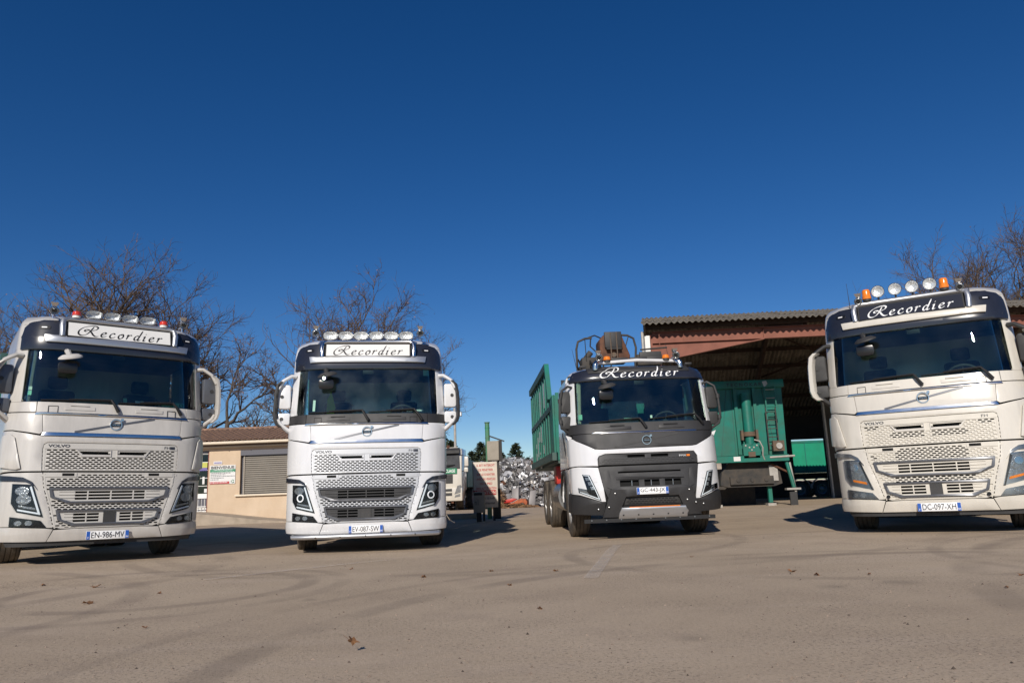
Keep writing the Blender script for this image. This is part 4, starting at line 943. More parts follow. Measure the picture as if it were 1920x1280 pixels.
# ------------------------------------------------------------------ construction truck with a grab crane
S3 = Surf([(.28, .12), (.40, .06), (.62, .0), (.80, -.02), (1.2, .02), (1.5, .05), (1.74, .10), (1.89, .14), (2.645, .29), (2.70, .30), (2.80, .34), (2.86, .43), (2.91, .60), (2.95, .85), (2.98, 1.3)],
          [(0, 1), (1.85, 1), (2.645, .975), (2.76, .95), (2.84, .90), (2.90, .82), (2.94, .70), (2.98, .45)])
def low_truck():
    x, y, a, z, ti = TR[3]; root = empty('truck', (x, y, z), (0, -ti, a))
    tag(root, 'white and dark grey truck with green skip and folded grab crane behind its cab', 'truck', 'white trucks parked in an arc')
    S = S3; W = 'white_clean'; D = 'grey_plastic'; uy = S.uy; uD = uy(.72)
    pp = lambda pts, name, m, **kw: panel(S, pts, name, m, kw.pop('parent', root), **kw)
    both = lambda pts, name, m, **kw: [pp(q, name, m, **kw) for q in (pts, mir(pts))]
    pp([(-1.2, .42), (1.2, .42), (1.2, 1.86), (-1.2, 1.86)], 'cab_core', 'void_black', off=-.06, thick=.02, step=(.15, .3))
    # bumper corners, projecting bull bar
    both([(.78, .40), (uD, .44), (uD, .76), (1.15, .72), (.80, .605), (.745, .60)], 'bumper_corner', D, off=.02, thick=.06, lip=.014)
    bb = [(-.80, .385), (-.56, .385), (.56, .385), (.80, .385), (.66, .80), (.52, .835), (-.52, .835), (-.66, .80)]
    bh = [(-.50, .545), (.50, .545), (.43, .69), (-.43, .69)]
    pp(bb, 'bull_bar', D, off=.10, thick=.12, hole=[bh], lip=.016, step=(.2, .2))
    pp([(-.52, .53), (.52, .53), (.46, .70), (-.46, .70)], 'bumper_mesh', 'dark_plastic', off=.02, thick=.02)
    lattice(S, [(-.46, .56), (.46, .56), (.42, .66), (-.42, .66)], 'mesh_insert', 'dark_plastic', root, .035, cw=.06, ch=.03)
    sk = pp([(-.555, .385), (.555, .385), (.575, .455), (.53, .535), (-.50, .535), (-.54, .455)], 'skid_plate', 'brushed', off=.125, thick=.05, lip=.012, step=(.2, .04))
    pp([(-.38, .528), (.44, .528), (.44, .545), (-.38, .545)], 'orange_strip', 'amber', off=.11, thick=.02, parent=sk)
    for k in (-.48, -.24, 0, .24, .48): pp([(k - .012, .415), (k + .012, .415), (k + .012, .435), (k - .012, .435)], 'bolt', 'black', off=.128, thick=.004, parent=sk)
    for k, zz in ((-.70, .55), (.70, .58), (-.60, .75), (.60, .77), (-.86, .50), (.86, .53), (.56, .62)):
        p = S.P(k, zz, .105 if abs(k) < .8 else .024); MB().lathe([(.016, 0), (.013, .008), (0, .012)], Matrix.Translation(p) @ Matrix.Rotation(pi / 2, 4, 'X'), 12).build('bolt', 'steel', root)
    bar = MB().prism([(-.02, .285), (-.02, .345), (.04, .345), (.04, .285)], YZ, -1.12, 1.02).build('front_bar', 'black', root)
    for k in range(9): MB().cyl((-1.0 + k * .24, -.03, .325), (-1.0 + k * .24, -.02, .325), .010, n=8).build('bolt', 'steel', bar)
    plate(root, S.P(0, .765, .115).y, .765, 'GC-443-JX')
    # white corners with lamps
    both([(.835, 1.165), (.77, .82), (.745, .615), (.80, .615), (1.15, .735), (uD, .775), (uD, 1.16), (1.15, 1.19)], 'corner_panel', W, off=0, thick=.03, lip=.005)
    for sg in (1, -1):
        mm = (lambda q: q) if sg > 0 else mir
        h = pp(mm([(1.09, 1.065), (.975, 1.045), (.815, .635), (1.155, .775), (1.165, .85), (1.03, .815)]), 'headlight', 'lens_dark', off=.006, thick=.01, step=(.1, .1))
        pp(mm([(1.075, 1.055), (.985, 1.037), (.832, .650), (1.13, .775), (1.13, .788), (.855, .675), (.998, 1.030), (1.07, 1.045)]), 'running_light', 'drl', off=.013, thick=.008, parent=h)
        pp(mm([(1.145, .845), (1.04, .805), (.99, .725), (1.145, .785)]), 'reflector', 'reflector', off=.010, thick=.004, step=(.04, .04), parent=h)
        for q in range(3):
            c0 = 1.015 - .035 * q; zc = .99 - .075 * q
            pp(mm([(c0 + .035, zc + .025), (c0 - .03, zc + .02), (c0 - .045, zc - .025), (c0 + .02, zc - .03)]), 'lamp_cell', 'reflector', off=.010, thick=.004, parent=h)
        pp(mm([(1.09, 1.065), (.975, 1.045), (.815, .635), (1.155, .775), (1.165, .85), (1.03, .815)]), 'lens_cover', 'lens_clear', off=.02, thick=.003, parent=h)
        pp(mm(rrect(.865, .925, .93, 1.01, .008)), 'washer_flap', W, off=.004, thick=.01)
    # central dark grille
    mid = [(-.828, 1.16), (-.765, .82), (-.70, .66), (.70, .66), (.765, .82), (.828, 1.16), (.80, 1.175), (-.80, 1.175)]
    ops = [[(a, .845), (b, .845), (b, .945), (a, .945)] for a, b in ((-.50, -.19), (-.10, .15), (.24, .51))]
    pp(mid, 'lower_grille', D, off=.012, thick=.04, hole=ops + [[(-.52, 1.06), (.52, 1.06), (.52, 1.085), (-.52, 1.085)]], lip=.006, step=(.2, .2))
    pp([(-.56, .96), (.56, .96), (.56, 1.0), (-.56, 1.0)], 'grille_bar', D, off=.035, thick=.03, lip=.008)
    for sg in (1, -1):
        mm = (lambda q: q) if sg > 0 else mir
        pp(mm([(.62, .80), (.72, .84), (.76, 1.08), (.70, 1.12), (.66, 1.1), (.64, .9)]), 'grille_fin', D, off=.028, thick=.02, lip=.006)
    for k in (-.30, .02, .38): MB().box(k - .006, k + .006, .02, .04, .85, .94).build('grille_rod', 'steel', root)
    hg = [(-.825, 1.195), (.825, 1.195), (.825, 1.30), (.77, 1.375), (-.70, 1.375), (-.80, 1.345), (-.825, 1.30)]
    sl = [[(sg * p, q) for p, q in ((.05, 1.305), (.34, 1.305), (.34, 1.355), (.05, 1.355))] for sg in (1, -1)]
    pp(hg, 'upper_grille', D, off=.004, thick=.03, hole=sl, lip=.005, step=(.2, .2))
    lattice(S, [(-.78, 1.205), (.78, 1.205), (.78, 1.295), (-.78, 1.295)], 'hood_grille', D, root, .012, cw=.07, ch=.03, openf=lambda x, z: abs(x) < .4 and z < 1.24)
    letter(root, 'FMX', lambda p, q: S.P(.52 + p, 1.30 + q, .012), 'letter_white', width=.12, height=.028)
    pp([(.645, 1.30), (.70, 1.30), (.70, 1.33), (.645, 1.33)], 'badge', 'amber', off=.012, thick=.004)
    # white hood band, dark hood, wiper panel
    pp([(-uD, 1.18), (-uD, 1.70), (-1.22, 1.66), (-.86, 1.462), (-.80, 1.452), (.76, 1.468), (.84, 1.48), (1.22, 1.66), (uD, 1.70), (uD, 1.18), (1.15, 1.205), (.832, 1.19), (.834, 1.305), (.78, 1.385), (-.705, 1.385), (-.81, 1.352), (-.834, 1.305), (-.832, 1.19), (-1.15, 1.205)], 'hood_band', W, off=.012, thick=.03, lip=.005)
    pp([(-.86, 1.472), (-.80, 1.460), (.76, 1.476), (.84, 1.49), (1.215, 1.67), (1.215, 1.725), (-1.215, 1.725), (-1.215, 1.67)], 'hood', D, off=.012, thick=.03, lip=.005)
    pp([(-1.215, 1.733), (1.215, 1.733), (uy(.5), 1.735), (uy(.5), 1.895), (-uy(.5), 1.895), (-uy(.5), 1.735)], 'wiper_panel', D, off=.010, thick=.03, lip=.005)
    pp([(-.90, 1.715), (.88, 1.715), (.86, 1.737), (-.88, 1.737)], 'chrome_strip', 'chrome', off=.022, thick=.02, lip=.006, step=(.12, .02))
    for c in (-.45, .45):
        st = pp([(c - .22, 1.775), (c + .22, 1.775), (c + .22, 1.825), (c - .22, 1.825)], 'step_recess', D, off=.028, thick=.02, lip=.006)
        pp([(c - .13, 1.84), (c + .11, 1.84), (c + .11, 1.852), (c - .13, 1.852)], 'step_tread', 'black', off=.03, thick=.03, parent=st)
    emblem(S, root, 1.585, .082, 1.49, 1.685, .54, off=.022, barm='dark_plastic')
    wiper(S, root, .02, 1.79, -.08, 1.95, -.92, 1.925, 'black'); wiper(S, root, 1.0, 1.83, .86, 2.0, .10, 1.955, 'black')
    pp(rrect(-1.128, 1.128, 1.895, 2.655, .06), 'windscreen', 'windscreen_glass', off=-.004, thick=.006, step=(.06, .1))
    both([(1.132, 1.90), (1.132, 2.66), (uy(.60), 2.66), (uy(.64), 1.90)], 'pillar', W, off=.004, thick=.03, step=(.05, .2))
    pp([(-1.13, 1.86), (1.13, 1.86), (1.13, 1.91), (-1.13, 1.91)], 'cowl', 'black', off=-.012, thick=.02)
    pp([(-1.24, 2.635), (1.24, 2.635), (1.22, 2.80), (1.08, 2.835), (-1.08, 2.835), (-1.22, 2.80)], 'sun_visor', 'navy_black', off=.03, thick=.045, lip=.01, step=(.1, .05))
    v = pp([(-.90, 2.76), (.94, 2.76), (.97, 2.838), (-.97, 2.838)], 'visor_lip', D, off=.048, thick=.03, lip=.006, step=(.1, .03))
    script(v, 'Recordier', lambda p, q: S.P(-.70 + p, 2.665 + q, .053), 'letter_white', 1.42, .165)
    # roof
    V = []; F = []; zs = [2.78, 2.82, 2.85, 2.88, 2.91, 2.935, 2.955, 2.975]; us = [-2.6, -2.2, -1.8, -1.6, -1.45, -1.3, -1.2, -1.1, -.9, -.6, -.3, 0]; us += [-q for q in us[:-1]][::-1]; nu = len(us)
    for zz in zs:
        for u in us:
            p = S.P(u, zz, .004); p.y = min(p.y, 1.95); V.append(p)
    for j in range(len(zs) - 1): F += [(j * nu + i, j * nu + i + 1, (j + 1) * nu + i + 1, (j + 1) * nu + i) for i in range(nu - 1)]
    F.append(tuple((len(zs) - 1) * nu + i for i in range(nu)))
    mk('roof', V, F, W, root, smooth=60)
    MB().tube([(-.74, .36, 2.84), (-.735, .36, 2.925), (-.66, .37, 2.955), (0, .36, 2.985), (.66, .37, 2.955), (.735, .36, 2.925), (.74, .36, 2.84)], .028, 10).build('lamp_bar', 'white_clean', root)
    for sg in (1, -1):
        MB().tube([(sg * .74, .33, 2.83), (sg * .735, .32, 2.92), (sg * .70, .36, 2.96)], .046, 12).build('bar_end', 'chrome', root)
        horn(root, sg * .67, .27, 3.035, .068)
        beacon(root, sg * .515 - .005, .36, 3.0, .065, .065, 'amber')
    for c in (-.30, .03, .33): MB().box(c - .15, c + .15, .36, .42, 2.99, 3.04).build('led_bar', 'grey_plastic', root, bevel=.01)
    for c, hh in ((-1.04, 3.24), (.62, 3.3)): MB().tube([(c, .5, 2.9), (c - .06, .52, hh)], [.007, .002], 5).build('antenna', 'black', root)
    for c in (-.93, .93): MB().box(c - .06, c + .06, .46, .56, 2.90, 2.935).build('marker_lamp', 'dark_plastic', root, bevel=.01)
    # sides
    u2 = uy(1.68); u3 = uy(1.92); uE = uD + .012
    arch = [(uy(1.37 - .62 * cos(q)), .52 + .62 * sin(q)) for q in [pi * k / 14 for k in range(1, 14)]]
    both([(uE, .60)] + arch + [(uy(1.92), .6), (uy(1.93), 1.17), (uE, 1.17)], 'wheel_arch', W, off=-.004, thick=.03, step=(.2, .3))
    both([(uE, .52)] + [(uy(1.37 - .60 * cos(q)), .52 + .60 * sin(q)) for q in [pi * k / 14 for k in range(1, 14)]] + [(uy(1.90), .60)] + [(uy(1.37 + .66 * cos(q)), .52 + .66 * sin(q)) for q in [pi * k / 14 for k in range(2, 12)]], 'arch_trim', 'dark_plastic', off=.02, thick=.03, step=(.3, .3))
    win = [(uy(.80), 1.88), (uy(1.60), 1.88), (uy(1.60), 2.56), (uy(.86), 2.56), (uy(.72), 2.25)]
    both([(uE, 1.19), (u2, 1.19), (u2, 2.655), (uy(.62), 2.655), (uy(.66), 1.9), (uE, 1.9)], 'door', W, off=.004, thick=.03, hole=[win], step=(.2, .25))
    both(win, 'side_window', 'side_glass', off=-.012, thick=.006, step=(.3, .4))
    both([(u2 + .01, 1.19), (u3, 1.19), (u3, 2.655), (u2 + .01, 2.655)], 'cab_side', W, off=.004, thick=.03, step=(.3, .3))
    both([(uy(.58), 2.66), (u3, 2.66), (u3, 2.80), (uy(.58), 2.80)], 'roof_side', W, off=.002, thick=.03, step=(.1, .05))
    for k in range(4):   # door decal
        pp([(-(uy(.80) + .1 * k), 1.45 + .10 * k), (-(uy(.80) + .1 * k + .14), 1.40 + .10 * k), (-(uy(.80) + .1 * k + .20), 1.50 + .10 * k), (-(uy(.80) + .1 * k + .06), 1.55 + .10 * k)], 'decal', 'letter_dark', off=.0065, thick=.002)
    MB().box(-1.17, 1.17, 1.90, 1.95, .95, 1.5).build('cab_back', W, root)
    cb = MB(); cb.box(-1.17, -.42, 1.90, 1.95, 1.5, 2.9); cb.box(.42, 1.17, 1.90, 1.95, 1.5, 2.9); cb.box(-.42, .42, 1.90, 1.95, 1.5, 1.95); cb.box(-.42, .42, 1.90, 1.95, 2.45, 2.9); cb.build('rear_wall', 'interior', root)
    MB().box(-.42, .42, 1.915, 1.925, 1.95, 2.45).build('rear_window', 'side_glass', root)
    MB().box(-1.12, 1.12, .5, 1.9, 2.72, 2.75).build('headliner', 'interior', root)
    for sg in (1, -1):
        MB().tube([S.P(sg * 1.12, 1.92, -.06), S.P(sg * 1.10, 2.64, -.06)], .05, 8).build('pillar_trim', 'interior_light', root)
        X = lambda q: sg * q
        o = MB().tube([(X(1.15), .50, 2.56), (X(1.22), .45, 2.575), (X(1.33), .42, 2.50), (X(1.375), .40, 2.3), (X(1.39), .40, 2.0), (X(1.36), .41, 1.86), (X(1.22), .48, 1.76)], .022, 10).build('mirror_arm', 'dark_plastic', root)
        for z0, z1, w in ((2.12, 2.49, .17), (1.84, 2.06, .17)):
            h = MB().prism([(X(p), q) for p, q in rrect(1.36 - w, 1.37, z0, z1, .035)], XZ, .44, .58).build('mirror_housing', 'dark_plastic', o, bevel=.02)
            MB().prism([(X(p), q) for p, q in rrect(1.375 - w, 1.355, z0 + .015, z1 - .015, .03)], XZ, .583, .586).build('mirror_pane', 'mirror_glass', h)
            MB().cyl((X(1.375), .405, (z0 + z1) / 2 - .02), (X(1.375), .405, (z0 + z1) / 2 + .05), .034, n=10).build('clamp', 'dark_plastic', h)
        MB().add([(X(1.19), .46, 1.70), (X(1.30), .44, 1.735), (X(1.24), .46, 1.60), (X(1.19), .60, 1.70), (X(1.29), .58, 1.735), (X(1.22), .60, 1.60)], [(0, 1, 2), (3, 5, 4), (0, 3, 4, 1), (1, 4, 5, 2), (2, 5, 3, 0)]).build('mirror_foot', 'white_clean', root)
    mirror_pod(root, S, 'dark_plastic', -.62, 2.55)
    yy = S.P(0, 2.62).y; MB().box(-.09, .09, yy + .02, yy + .10, 2.55, 2.65).build('sensor_pod', 'black', root, bevel=.015)
    for q0, q1, z0, z1, mt in ((-1.09, -1.03, 1.98, 2.07, 'sticker_green'), (.12, .155, 1.95, 2.01, 'letter_white'), (-.33, -.2, 1.95, 1.975, 'sticker_green')): pp([(q0, z0), (q1, z0), (q1, z1), (q0, z1)], 'sticker', mt, off=-.013, thick=.002)
    cab_interior(root, 1.92, 1.25, 1.93, 2.7)
    # running gear
    ch = MB()
    for sg in (1, -1): ch.box(sg * .42 - .045, sg * .42 + .045, .5, 9.0, .78, 1.06)
    for k in range(7): ch.box(-.40, .40, 1.0 + k * 1.2, 1.1 + k * 1.2, .82, 1.0)
    ch.box(-.95, .95, .30, .50, .40, .55); ch.cyl((-.95, 1.37, .52), (.95, 1.37, .52), .08); ch.box(-.5, .5, .6, 1.9, .6, 1.0)
    ch.build('chassis', 'chassis', root)
    for sg in (1, -1): wheel(root, sg * 1.04, 1.37, .53, .53, .33, steer=0, outer=sg)
    for yy in (4.95, 6.32):
        for sg in (1, -1):
            wheel(root, sg * 1.07, yy, .53, .53, .33, outer=sg, dual=True)
            MB().lathe([(.60, -.2), (.60, .12)], Matrix.Translation((sg * .98, yy, .56)) @ Matrix.Rotation(pi / 2, 4, 'Y'), 24).build('mudguard', 'dark_plastic', root) if False else None
        MB().cyl((-.9, yy, .53), (.9, yy, .53), .09).build('axle', 'chassis', root)
    MB().cyl((-1.0, 2.25, .70), (-1.0, 3.55, .70), .30, n=20).build('fuel_tank', 'steel', root)
    MB().cyl((1.0, 2.25, .70), (1.0, 3.55, .70), .30, n=20).build('fuel_tank', 'steel', root)
    MB().box(-1.18, -.72, 3.65, 4.25, .95, 1.32).build('tool_box', 'red_paint', root, bevel=.015)
    MB().box(-1.17, -.80, 2.05, 2.25, .45, 1.1).build('cab_step', 'dark_plastic', root)
    mg = MB(); mg.tube([(-1.06, 4.33 + .62 * (1 - cos(q)), .56 + .62 * sin(q)) for q in [pi * k / 10 for k in range(11)]], .02, 4, flat=(7, 1)); mg.build('mudguard', 'white_dusty', root)
    container(root, 3.0, 9.8, 1.42, 3.58, slant=True, patches=True)
    # crane: column, folded boom, grab, hoses
    MB().prism([(-.35, 1.06), (.35, 1.06), (.28, 2.9), (-.28, 2.9)], XZ, 2.08, 2.6).build('crane_column', 'rust_steel', root, bevel=.02)
    g = MB().prism([(-.34, 3.38), (-.29, 3.28), (.22, 3.28), (.27, 3.38), (.11, 3.82), (-.25, 3.82), (-.34, 3.72)], XZ, 2.15, 2.65).build('crane_grab', 'rust_brown', root, bevel=.03)
    MB().prism([(-.24, 3.54), (.10, 3.54), (.095, 3.86), (-.245, 3.86)], XZ, 2.07, 2.14).build('grab_plate', 'grey_plastic', g, bevel=.012)
    for q in (-.13, -.01): MB().tube([(q, 2.05, 3.26), (q, 2.045, 3.5), (q, 2.05, 3.85)], .012, 6).build('grab_rod', 'rust_steel', g)
    MB().box(-.22, .08, 2.04, 2.10, 3.50, 3.535).build('grab_bar', 'black', g)
    MB().cyl((-.07, 2.10, 3.40), (-.07, 2.15, 3.40), .05, n=12).build('grab_boss', 'rust_steel', g)
    bm_ = MB(); bm_.box(-.62, .75, 2.3, 2.75, 3.02, 3.20); bm_.box(-.70, -.40, 2.2, 2.6, 3.10, 3.38); bm_.box(.42, .92, 2.25, 2.6, 3.20, 3.42); bm_.box(-.1, .5, 2.2, 2.3, 2.95, 3.10); bm_.cyl((-.66, 2.3, 3.3), (-.5, 2.3, 3.5), .06); bm_.cyl((-.8, 2.25, 3.14), (-.45, 2.25, 3.2), .05); bm_.build('crane_boom', 'chassis', root, bevel=.012)
    MB().box(.46, .90, 2.20, 2.26, 3.30, 3.46).build('valve_box', 'dark_plastic', root, bevel=.01)
    for pts, r in (([(-.80, 2.2, 2.9), (-.80, 2.2, 3.55), (-.76, 2.2, 3.70), (-.62, 2.2, 3.76), (-.48, 2.2, 3.77)], .022), ([(.36, 2.25, 3.1), (.40, 2.22, 3.55), (.36, 2.22, 3.74), (.24, 2.2, 3.80), (.12, 2.2, 3.81)], .022), ([(-.5, 2.2, 3.78), (-.52, 2.2, 3.6), (-.42, 2.15, 3.48), (-.34, 2.15, 3.5)], .014), ([(-.55, 2.2, 3.78), (-.42, 2.2, 3.82), (-.30, 2.2, 3.76)], .014), ([(-.62, 2.2, 3.75), (-.61, 2.2, 3.3)], .008), ([(.26, 2.2, 3.79), (.18, 2.2, 3.55), (.14, 2.2, 3.3)], .009), ([(.48, 2.2, 3.5), (1.02, 2.2, 3.53)], .018)):
        MB().tube(pts, r, 8).build('crane_pipe', 'chassis' if r > .015 else 'hose', root)
    random.seed(5)
    for k in range(6):
        q = -.75 + random.random() * .5
        MB().tube([(q, 2.15, 3.02), (q + random.uniform(-.1, .1), 2.1, 3.2 + random.random() * .15), (q + random.uniform(-.2, .2), 2.15, 3.12 + random.random() * .2), (q + .1, 2.2, 3.02)], .016, 6).build('hydraulic_hose', 'hose', root)
    return root
T3 = low_truck()
# ------------------------------------------------------------------ office building on the left
def build_house():
    root = empty('office_building', (-11, 28, 0)); tag(root, 'low cream rendered office with a red tiled roof, glazed door and shuttered window', 'building')
    ox = 11.0
    def bx(name, m, x0, x1, y0, y1, z0, z1, parent=root, bevel=0): return MB().box(x0 + ox, x1 + ox, y0 - 28, y1 - 28, z0, z1).build(name, m, parent, bevel=bevel)
    # walls round the openings: door x -12.75..-11.42, window -10.25..-7.9
    x0, x1, yb = -17.0, -5.2, 33.4
    w = MB()
    def q(a, b, c, d): w.box(a + ox, b + ox, 0, .25, c, d)
    q(x0, -12.75, -.05, 2.75); q(-12.75, -11.42, 2.66, 2.75); q(-12.75, -11.42, -.05, .44); q(-11.42, -10.25, -.05, 2.75)
    q(-10.25, -7.9, -.05, 1.02); q(-10.25, -7.9, 2.63, 2.75); q(-7.9, x1, -.05, 2.75)
    w.box(x0 + ox, x0 + .25 + ox, .25, yb - 28, -.05, 2.75); w.box(x1 - .25 + ox, x1 + ox, .25, yb - 28, -.05, 2.75); w.box(x0 + ox, x1 + ox, yb - 28.25, yb - 28, -.05, 2.75)
    w.build('wall', 'render_wall', root, smooth=0)
    bx('room_back', 'dark_wall', x0 + .3, x1 - .3, 30.2, 30.3, 0, 2.7)
    bx('eave_band', 'cream_trim', x0 - .1, x1 + .1, 27.86, 28.26, 2.752, 2.80); bx('eave_board', 'brown_trim', x0 - .1, x1 + .1, 27.80, 28.2, 2.802, 2.87)
    gt = MB().tube([(x0 - .2 + ox, -.38, 2.905), (x1 + .2 + ox, -.38, 2.905)], .055, 10).build('gutter', 'cream_trim', root)
    for k in range(14):
        xx = x0 + .5 + k * .82
        MB().box(xx + ox - .015, xx + ox + .015, -.42, -.2, 2.84, 2.86).build('gutter_bracket', 'brown_trim', root)
    # roof deck and tiles
    slope = .225; d = 3.05
    for s in (0, 1):
        y_a, y_b = (-.36, d - .36) if s == 0 else (2 * d - .36, d - .36)
        MB().prism([(y_a, 2.93), (y_b, 2.93 + slope * d), (y_b, 2.87 + slope * d), (y_a, 2.87)], YZ, x0 - .2 + ox, x1 + .2 + ox).build('roof_deck', 'brown_trim', root)
    rows, tl = 9, .345; tw = .205; V = []; F = []
    for j in range(2):
        for i in range(6):
            t = pi * i / 5; r = (.088, .074)[j]
            V.append((r * cos(t), j * .43, r * sin(t) * .85))
    F = [(i, i + 1, i + 7, i + 6) for i in range(5)]
    V2 = [(v[0] * .86, v[1], v[2] * .86 - .003) for v in V]; F += [(i + 13, i + 12, i + 18, i + 19) for i in range(5)] + [(i + 12, i + 13, i + 1, i) for i in range(5)]
    tm = mk('roof_tile', V + V2, F, 'tile', root, smooth=50); td = tm.data; bpy.data.objects.remove(tm)
    ang = math.atan(slope); random.seed(3); others = MB(); n = 0
    cols = int((x1 - x0 + .4) / tw)
    for c in range(cols):
        xx = x0 - .2 + (c + .5) * tw
        for r in range(rows):
            loc = Vector((xx + ox + random.uniform(-.008, .008), -.42 + r * tl * cos(ang), 2.945 + r * tl * sin(ang) + random.uniform(0, .012)))
            rot = (ang, random.uniform(-.03, .03), random.uniform(-.03, .03))
            if -12.9 < xx < -6.6 and n < 300:
                o = bpy.data.objects.new('roof_tile', td); o.location = loc; o.rotation_euler = rot; link(o, root); n += 1
            else:
                M = Matrix.Translation(loc) @ Matrix.Rotation(rot[0], 4, 'X'); others.add([M @ Vector(v) for v in V], F[:5])
    for c in range(cols):
        xx = x0 - .2 + (c + .5) * tw
        M = Matrix.Translation((xx + ox, 2 * d - .36, 2.95)) @ Matrix.Rotation(pi, 4, 'Z') @ Matrix.Rotation(ang, 4, 'X') @ Matrix.Diagonal((1, 7.2, 1, 1)); others.add([M @ Vector(v) for v in V], F[:5])
    tag(others.build('far_tiles', 'tile', root), kind='stuff')
    rt = MB()
    for k in range(int((x1 - x0) / .4)): rt.tube([(x0 + k * .4 + ox, d - .36, 2.97 + slope * d), (x0 + .43 + k * .4 + ox, d - .36, 2.98 + slope * d)], [.10, .085], 8)
    rt.build('ridge_tiles', 'tile', root)
    # shuttered window
    win = bx('window', 'shutter_box', -10.25, -7.9, 28.14, 28.24, 1.02, 2.63)
    bx('shutter_box', 'shutter_box', -10.25, -7.9, 27.99, 28.14, 2.44, 2.63, win)
    ns = 18
    for k in range(ns):
        z = 1.05 + k * (1.37 / ns)
        MB().prism([(-.005, z), (-.03, z + .012), (-.03, z + .05), (-.005, z + .066), (.01, z + .06), (.01, z + .006)], lambda a, b, c: Vector((c, a + .12, b)), -10.18 + ox, -7.95 + ox).build('slat', 'shutter', win)
    bx('guide_rail', 'grey_box', -10.145, -10.105, 28.06, 28.085, 1.03, 2.44, win)
    bx('window_sill', 'cream_trim', -10.40, -7.8, 27.90, 28.12, .955, 1.02, win, .008)
    # glazed door
    dr = bx('door', 'white_paint', -12.75, -11.42, 28.16, 28.2, .44, .60)
    bx('transom', 'white_paint', -12.75, -11.42, 28.10, 28.18, .93, 1.09, dr); bx('transom', 'white_paint', -12.75, -11.42, 28.10, 28.18, 2.54, 2.58, dr); bx('lintel', 'shutter_box', -12.75, -11.42, 28.05, 28.18, 2.58, 2.66, dr)
    bx('stile', 'white_paint', -12.75, -12.68, 28.10, 28.18, .44, 2.54, dr); bx('stile', 'red_oxide', -11.46, -11.42, 28.02, 28.18, .44, 2.6, dr)
    for r in range(5):
        for c in range(3):
            a = -12.68 + c * .40; z = 1.09 + r * .29
            bx('pane', 'side_glass', a + .012, a + .398, 28.13, 28.136, z + .010, z + .285, dr)
            if c: bx('muntin', 'white_paint', a - .010, a + .010, 28.115, 28.15, z, z + .29, dr)
        bx('muntin', 'white_paint', -12.68, -11.46, 28.115, 28.148, z - .010, z + .010, dr)
    for c in range(5): bx('panel', 'white_paint' if c < 2 else 'shutter_box', -12.66 + c * .24, -12.45 + c * .24, 28.12, 28.15, .61, .92, dr)
    for k in range(11): MB().cyl((-12.7 + k * .12 + ox, -.06, .44), (-12.7 + k * .12 + ox, -.06, .90), .010, n=6).build('railing_bar', 'white_paint', dr)
    bx('railing_rail', 'white_paint', -12.74, -11.44, 27.92, 27.95, .62, .65, dr); bx('railing_rail', 'white_paint', -12.74, -11.44, 27.92, 27.95, .44, .47, dr)
    for (a, b, c, d_, m) in ((-11.80, -11.52, 1.98, 2.24, 'yellowgreen'), (-11.8, -11.52, 1.94, 2.05, 'sign_purple'), (-12.28, -12.0, 1.78, 2.05, 'sign_red'), (-12.26, -12.02, 1.70, 1.77, 'sign_white'), (-12.2, -11.9, 1.42, 1.7, 'sign_white'), (-11.68, -11.6, 1.45, 1.72, 'sign_white'), (-11.6, -11.5, 1.14, 1.28, 'sign_white')):
        bx('notice', m, a, b, 28.100 + (.004 if m == 'yellowgreen' else 0), 28.108, c, d_, dr)
    return root
HOUSE = build_house()
def wall_sign():
    r = empty('welcome_sign', (-10.885, 27.99, 1.77)); tag(r, 'white welcome board with green and red bands on the cream office wall', 'sign')
    b = MB().box(-.47, .47, -.02, 0, -.34, .34).build('board', 'sign_white', r)
    MB().box(-.465, .465, -.0235, -.021, .085, .19).build('green_band', 'sign_green', r); MB().box(-.465, .26, -.0235, -.021, -.335, -.255).build('red_band', 'sign_red', r)
    letter(r, 'BIENVENUE', lambda p, q: (-.43 + p, -.0235, .205 + q), 'ink', width=.86, height=.105, bold=.03)
    random.seed(8)
    for z, L, m, h in ((.155, .66, 'letter_white', .020), (.105, .88, 'letter_white', .014), (.045, .70, 'letter_dark', .020), (-.01, .54, 'letter_dark', .020), (-.07, .90, 'letter_dark', .020), (-.13, .50, 'letter_dark', .020), (-.19, .30, 'letter_dark', .020), (-.30, .62, 'letter_white', .026)):
        t = MB(); x = -.44 if m == 'letter_dark' or z < -.2 else -L / 2
        while x < (-.44 + L if m == 'letter_dark' or z < -.2 else L / 2):
            w = random.uniform(.015, .07); t.box(x, x + w, -.0262, -.0245, z, z + h); x += w + .018
        t.build('small_print', m, r)
    t = MB()
    for k in range(3):
        a = 2 * pi * k / 3 + .3; P = [(.375 + .05 * cos(a + i * .3), -.027, -.255 + .05 * sin(a + i * .3)) for i in range(6)]; t.tube(P, [.012, .012, .012, .012, .02, .002], 5)
    t.build('recycling_symbol', 'sign_green', r)
    p = empty('name_plaque', (-11.08, 27.99, 2.2)); tag(p, 'small white plaque above the welcome board on the office wall', 'sign')
    MB().box(-.16, .16, -.012, 0, -.05, .06).build('board', 'sign_white', p)
    t = MB(); x = -.135
    while x < .13: w = .022; t.box(x, x + w, -.015, -.0125, -.025, .03); x += w + .009
    t.build('small_print', 'sign_purple', p)
wall_sign()
pl = MB(); k = [(-15.5, .46), (-11.6, .44), (-10.4, .30), (-9.2, .14), (-8.0, .02)]
for (a, za), (b, zb) in zip(k, k[1:]):
    pl.add([(a, 26.75, -.1), (b, 26.75, -.1), (b, 28.0, -.1), (a, 28.0, -.1), (a, 26.75, za), (b, 26.75, zb), (b, 28.0, zb + .02), (a, 28.0, za + .02)], [(0, 1, 5, 4), (4, 5, 6, 7), (2, 3, 7, 6), (0, 3, 2, 1)])
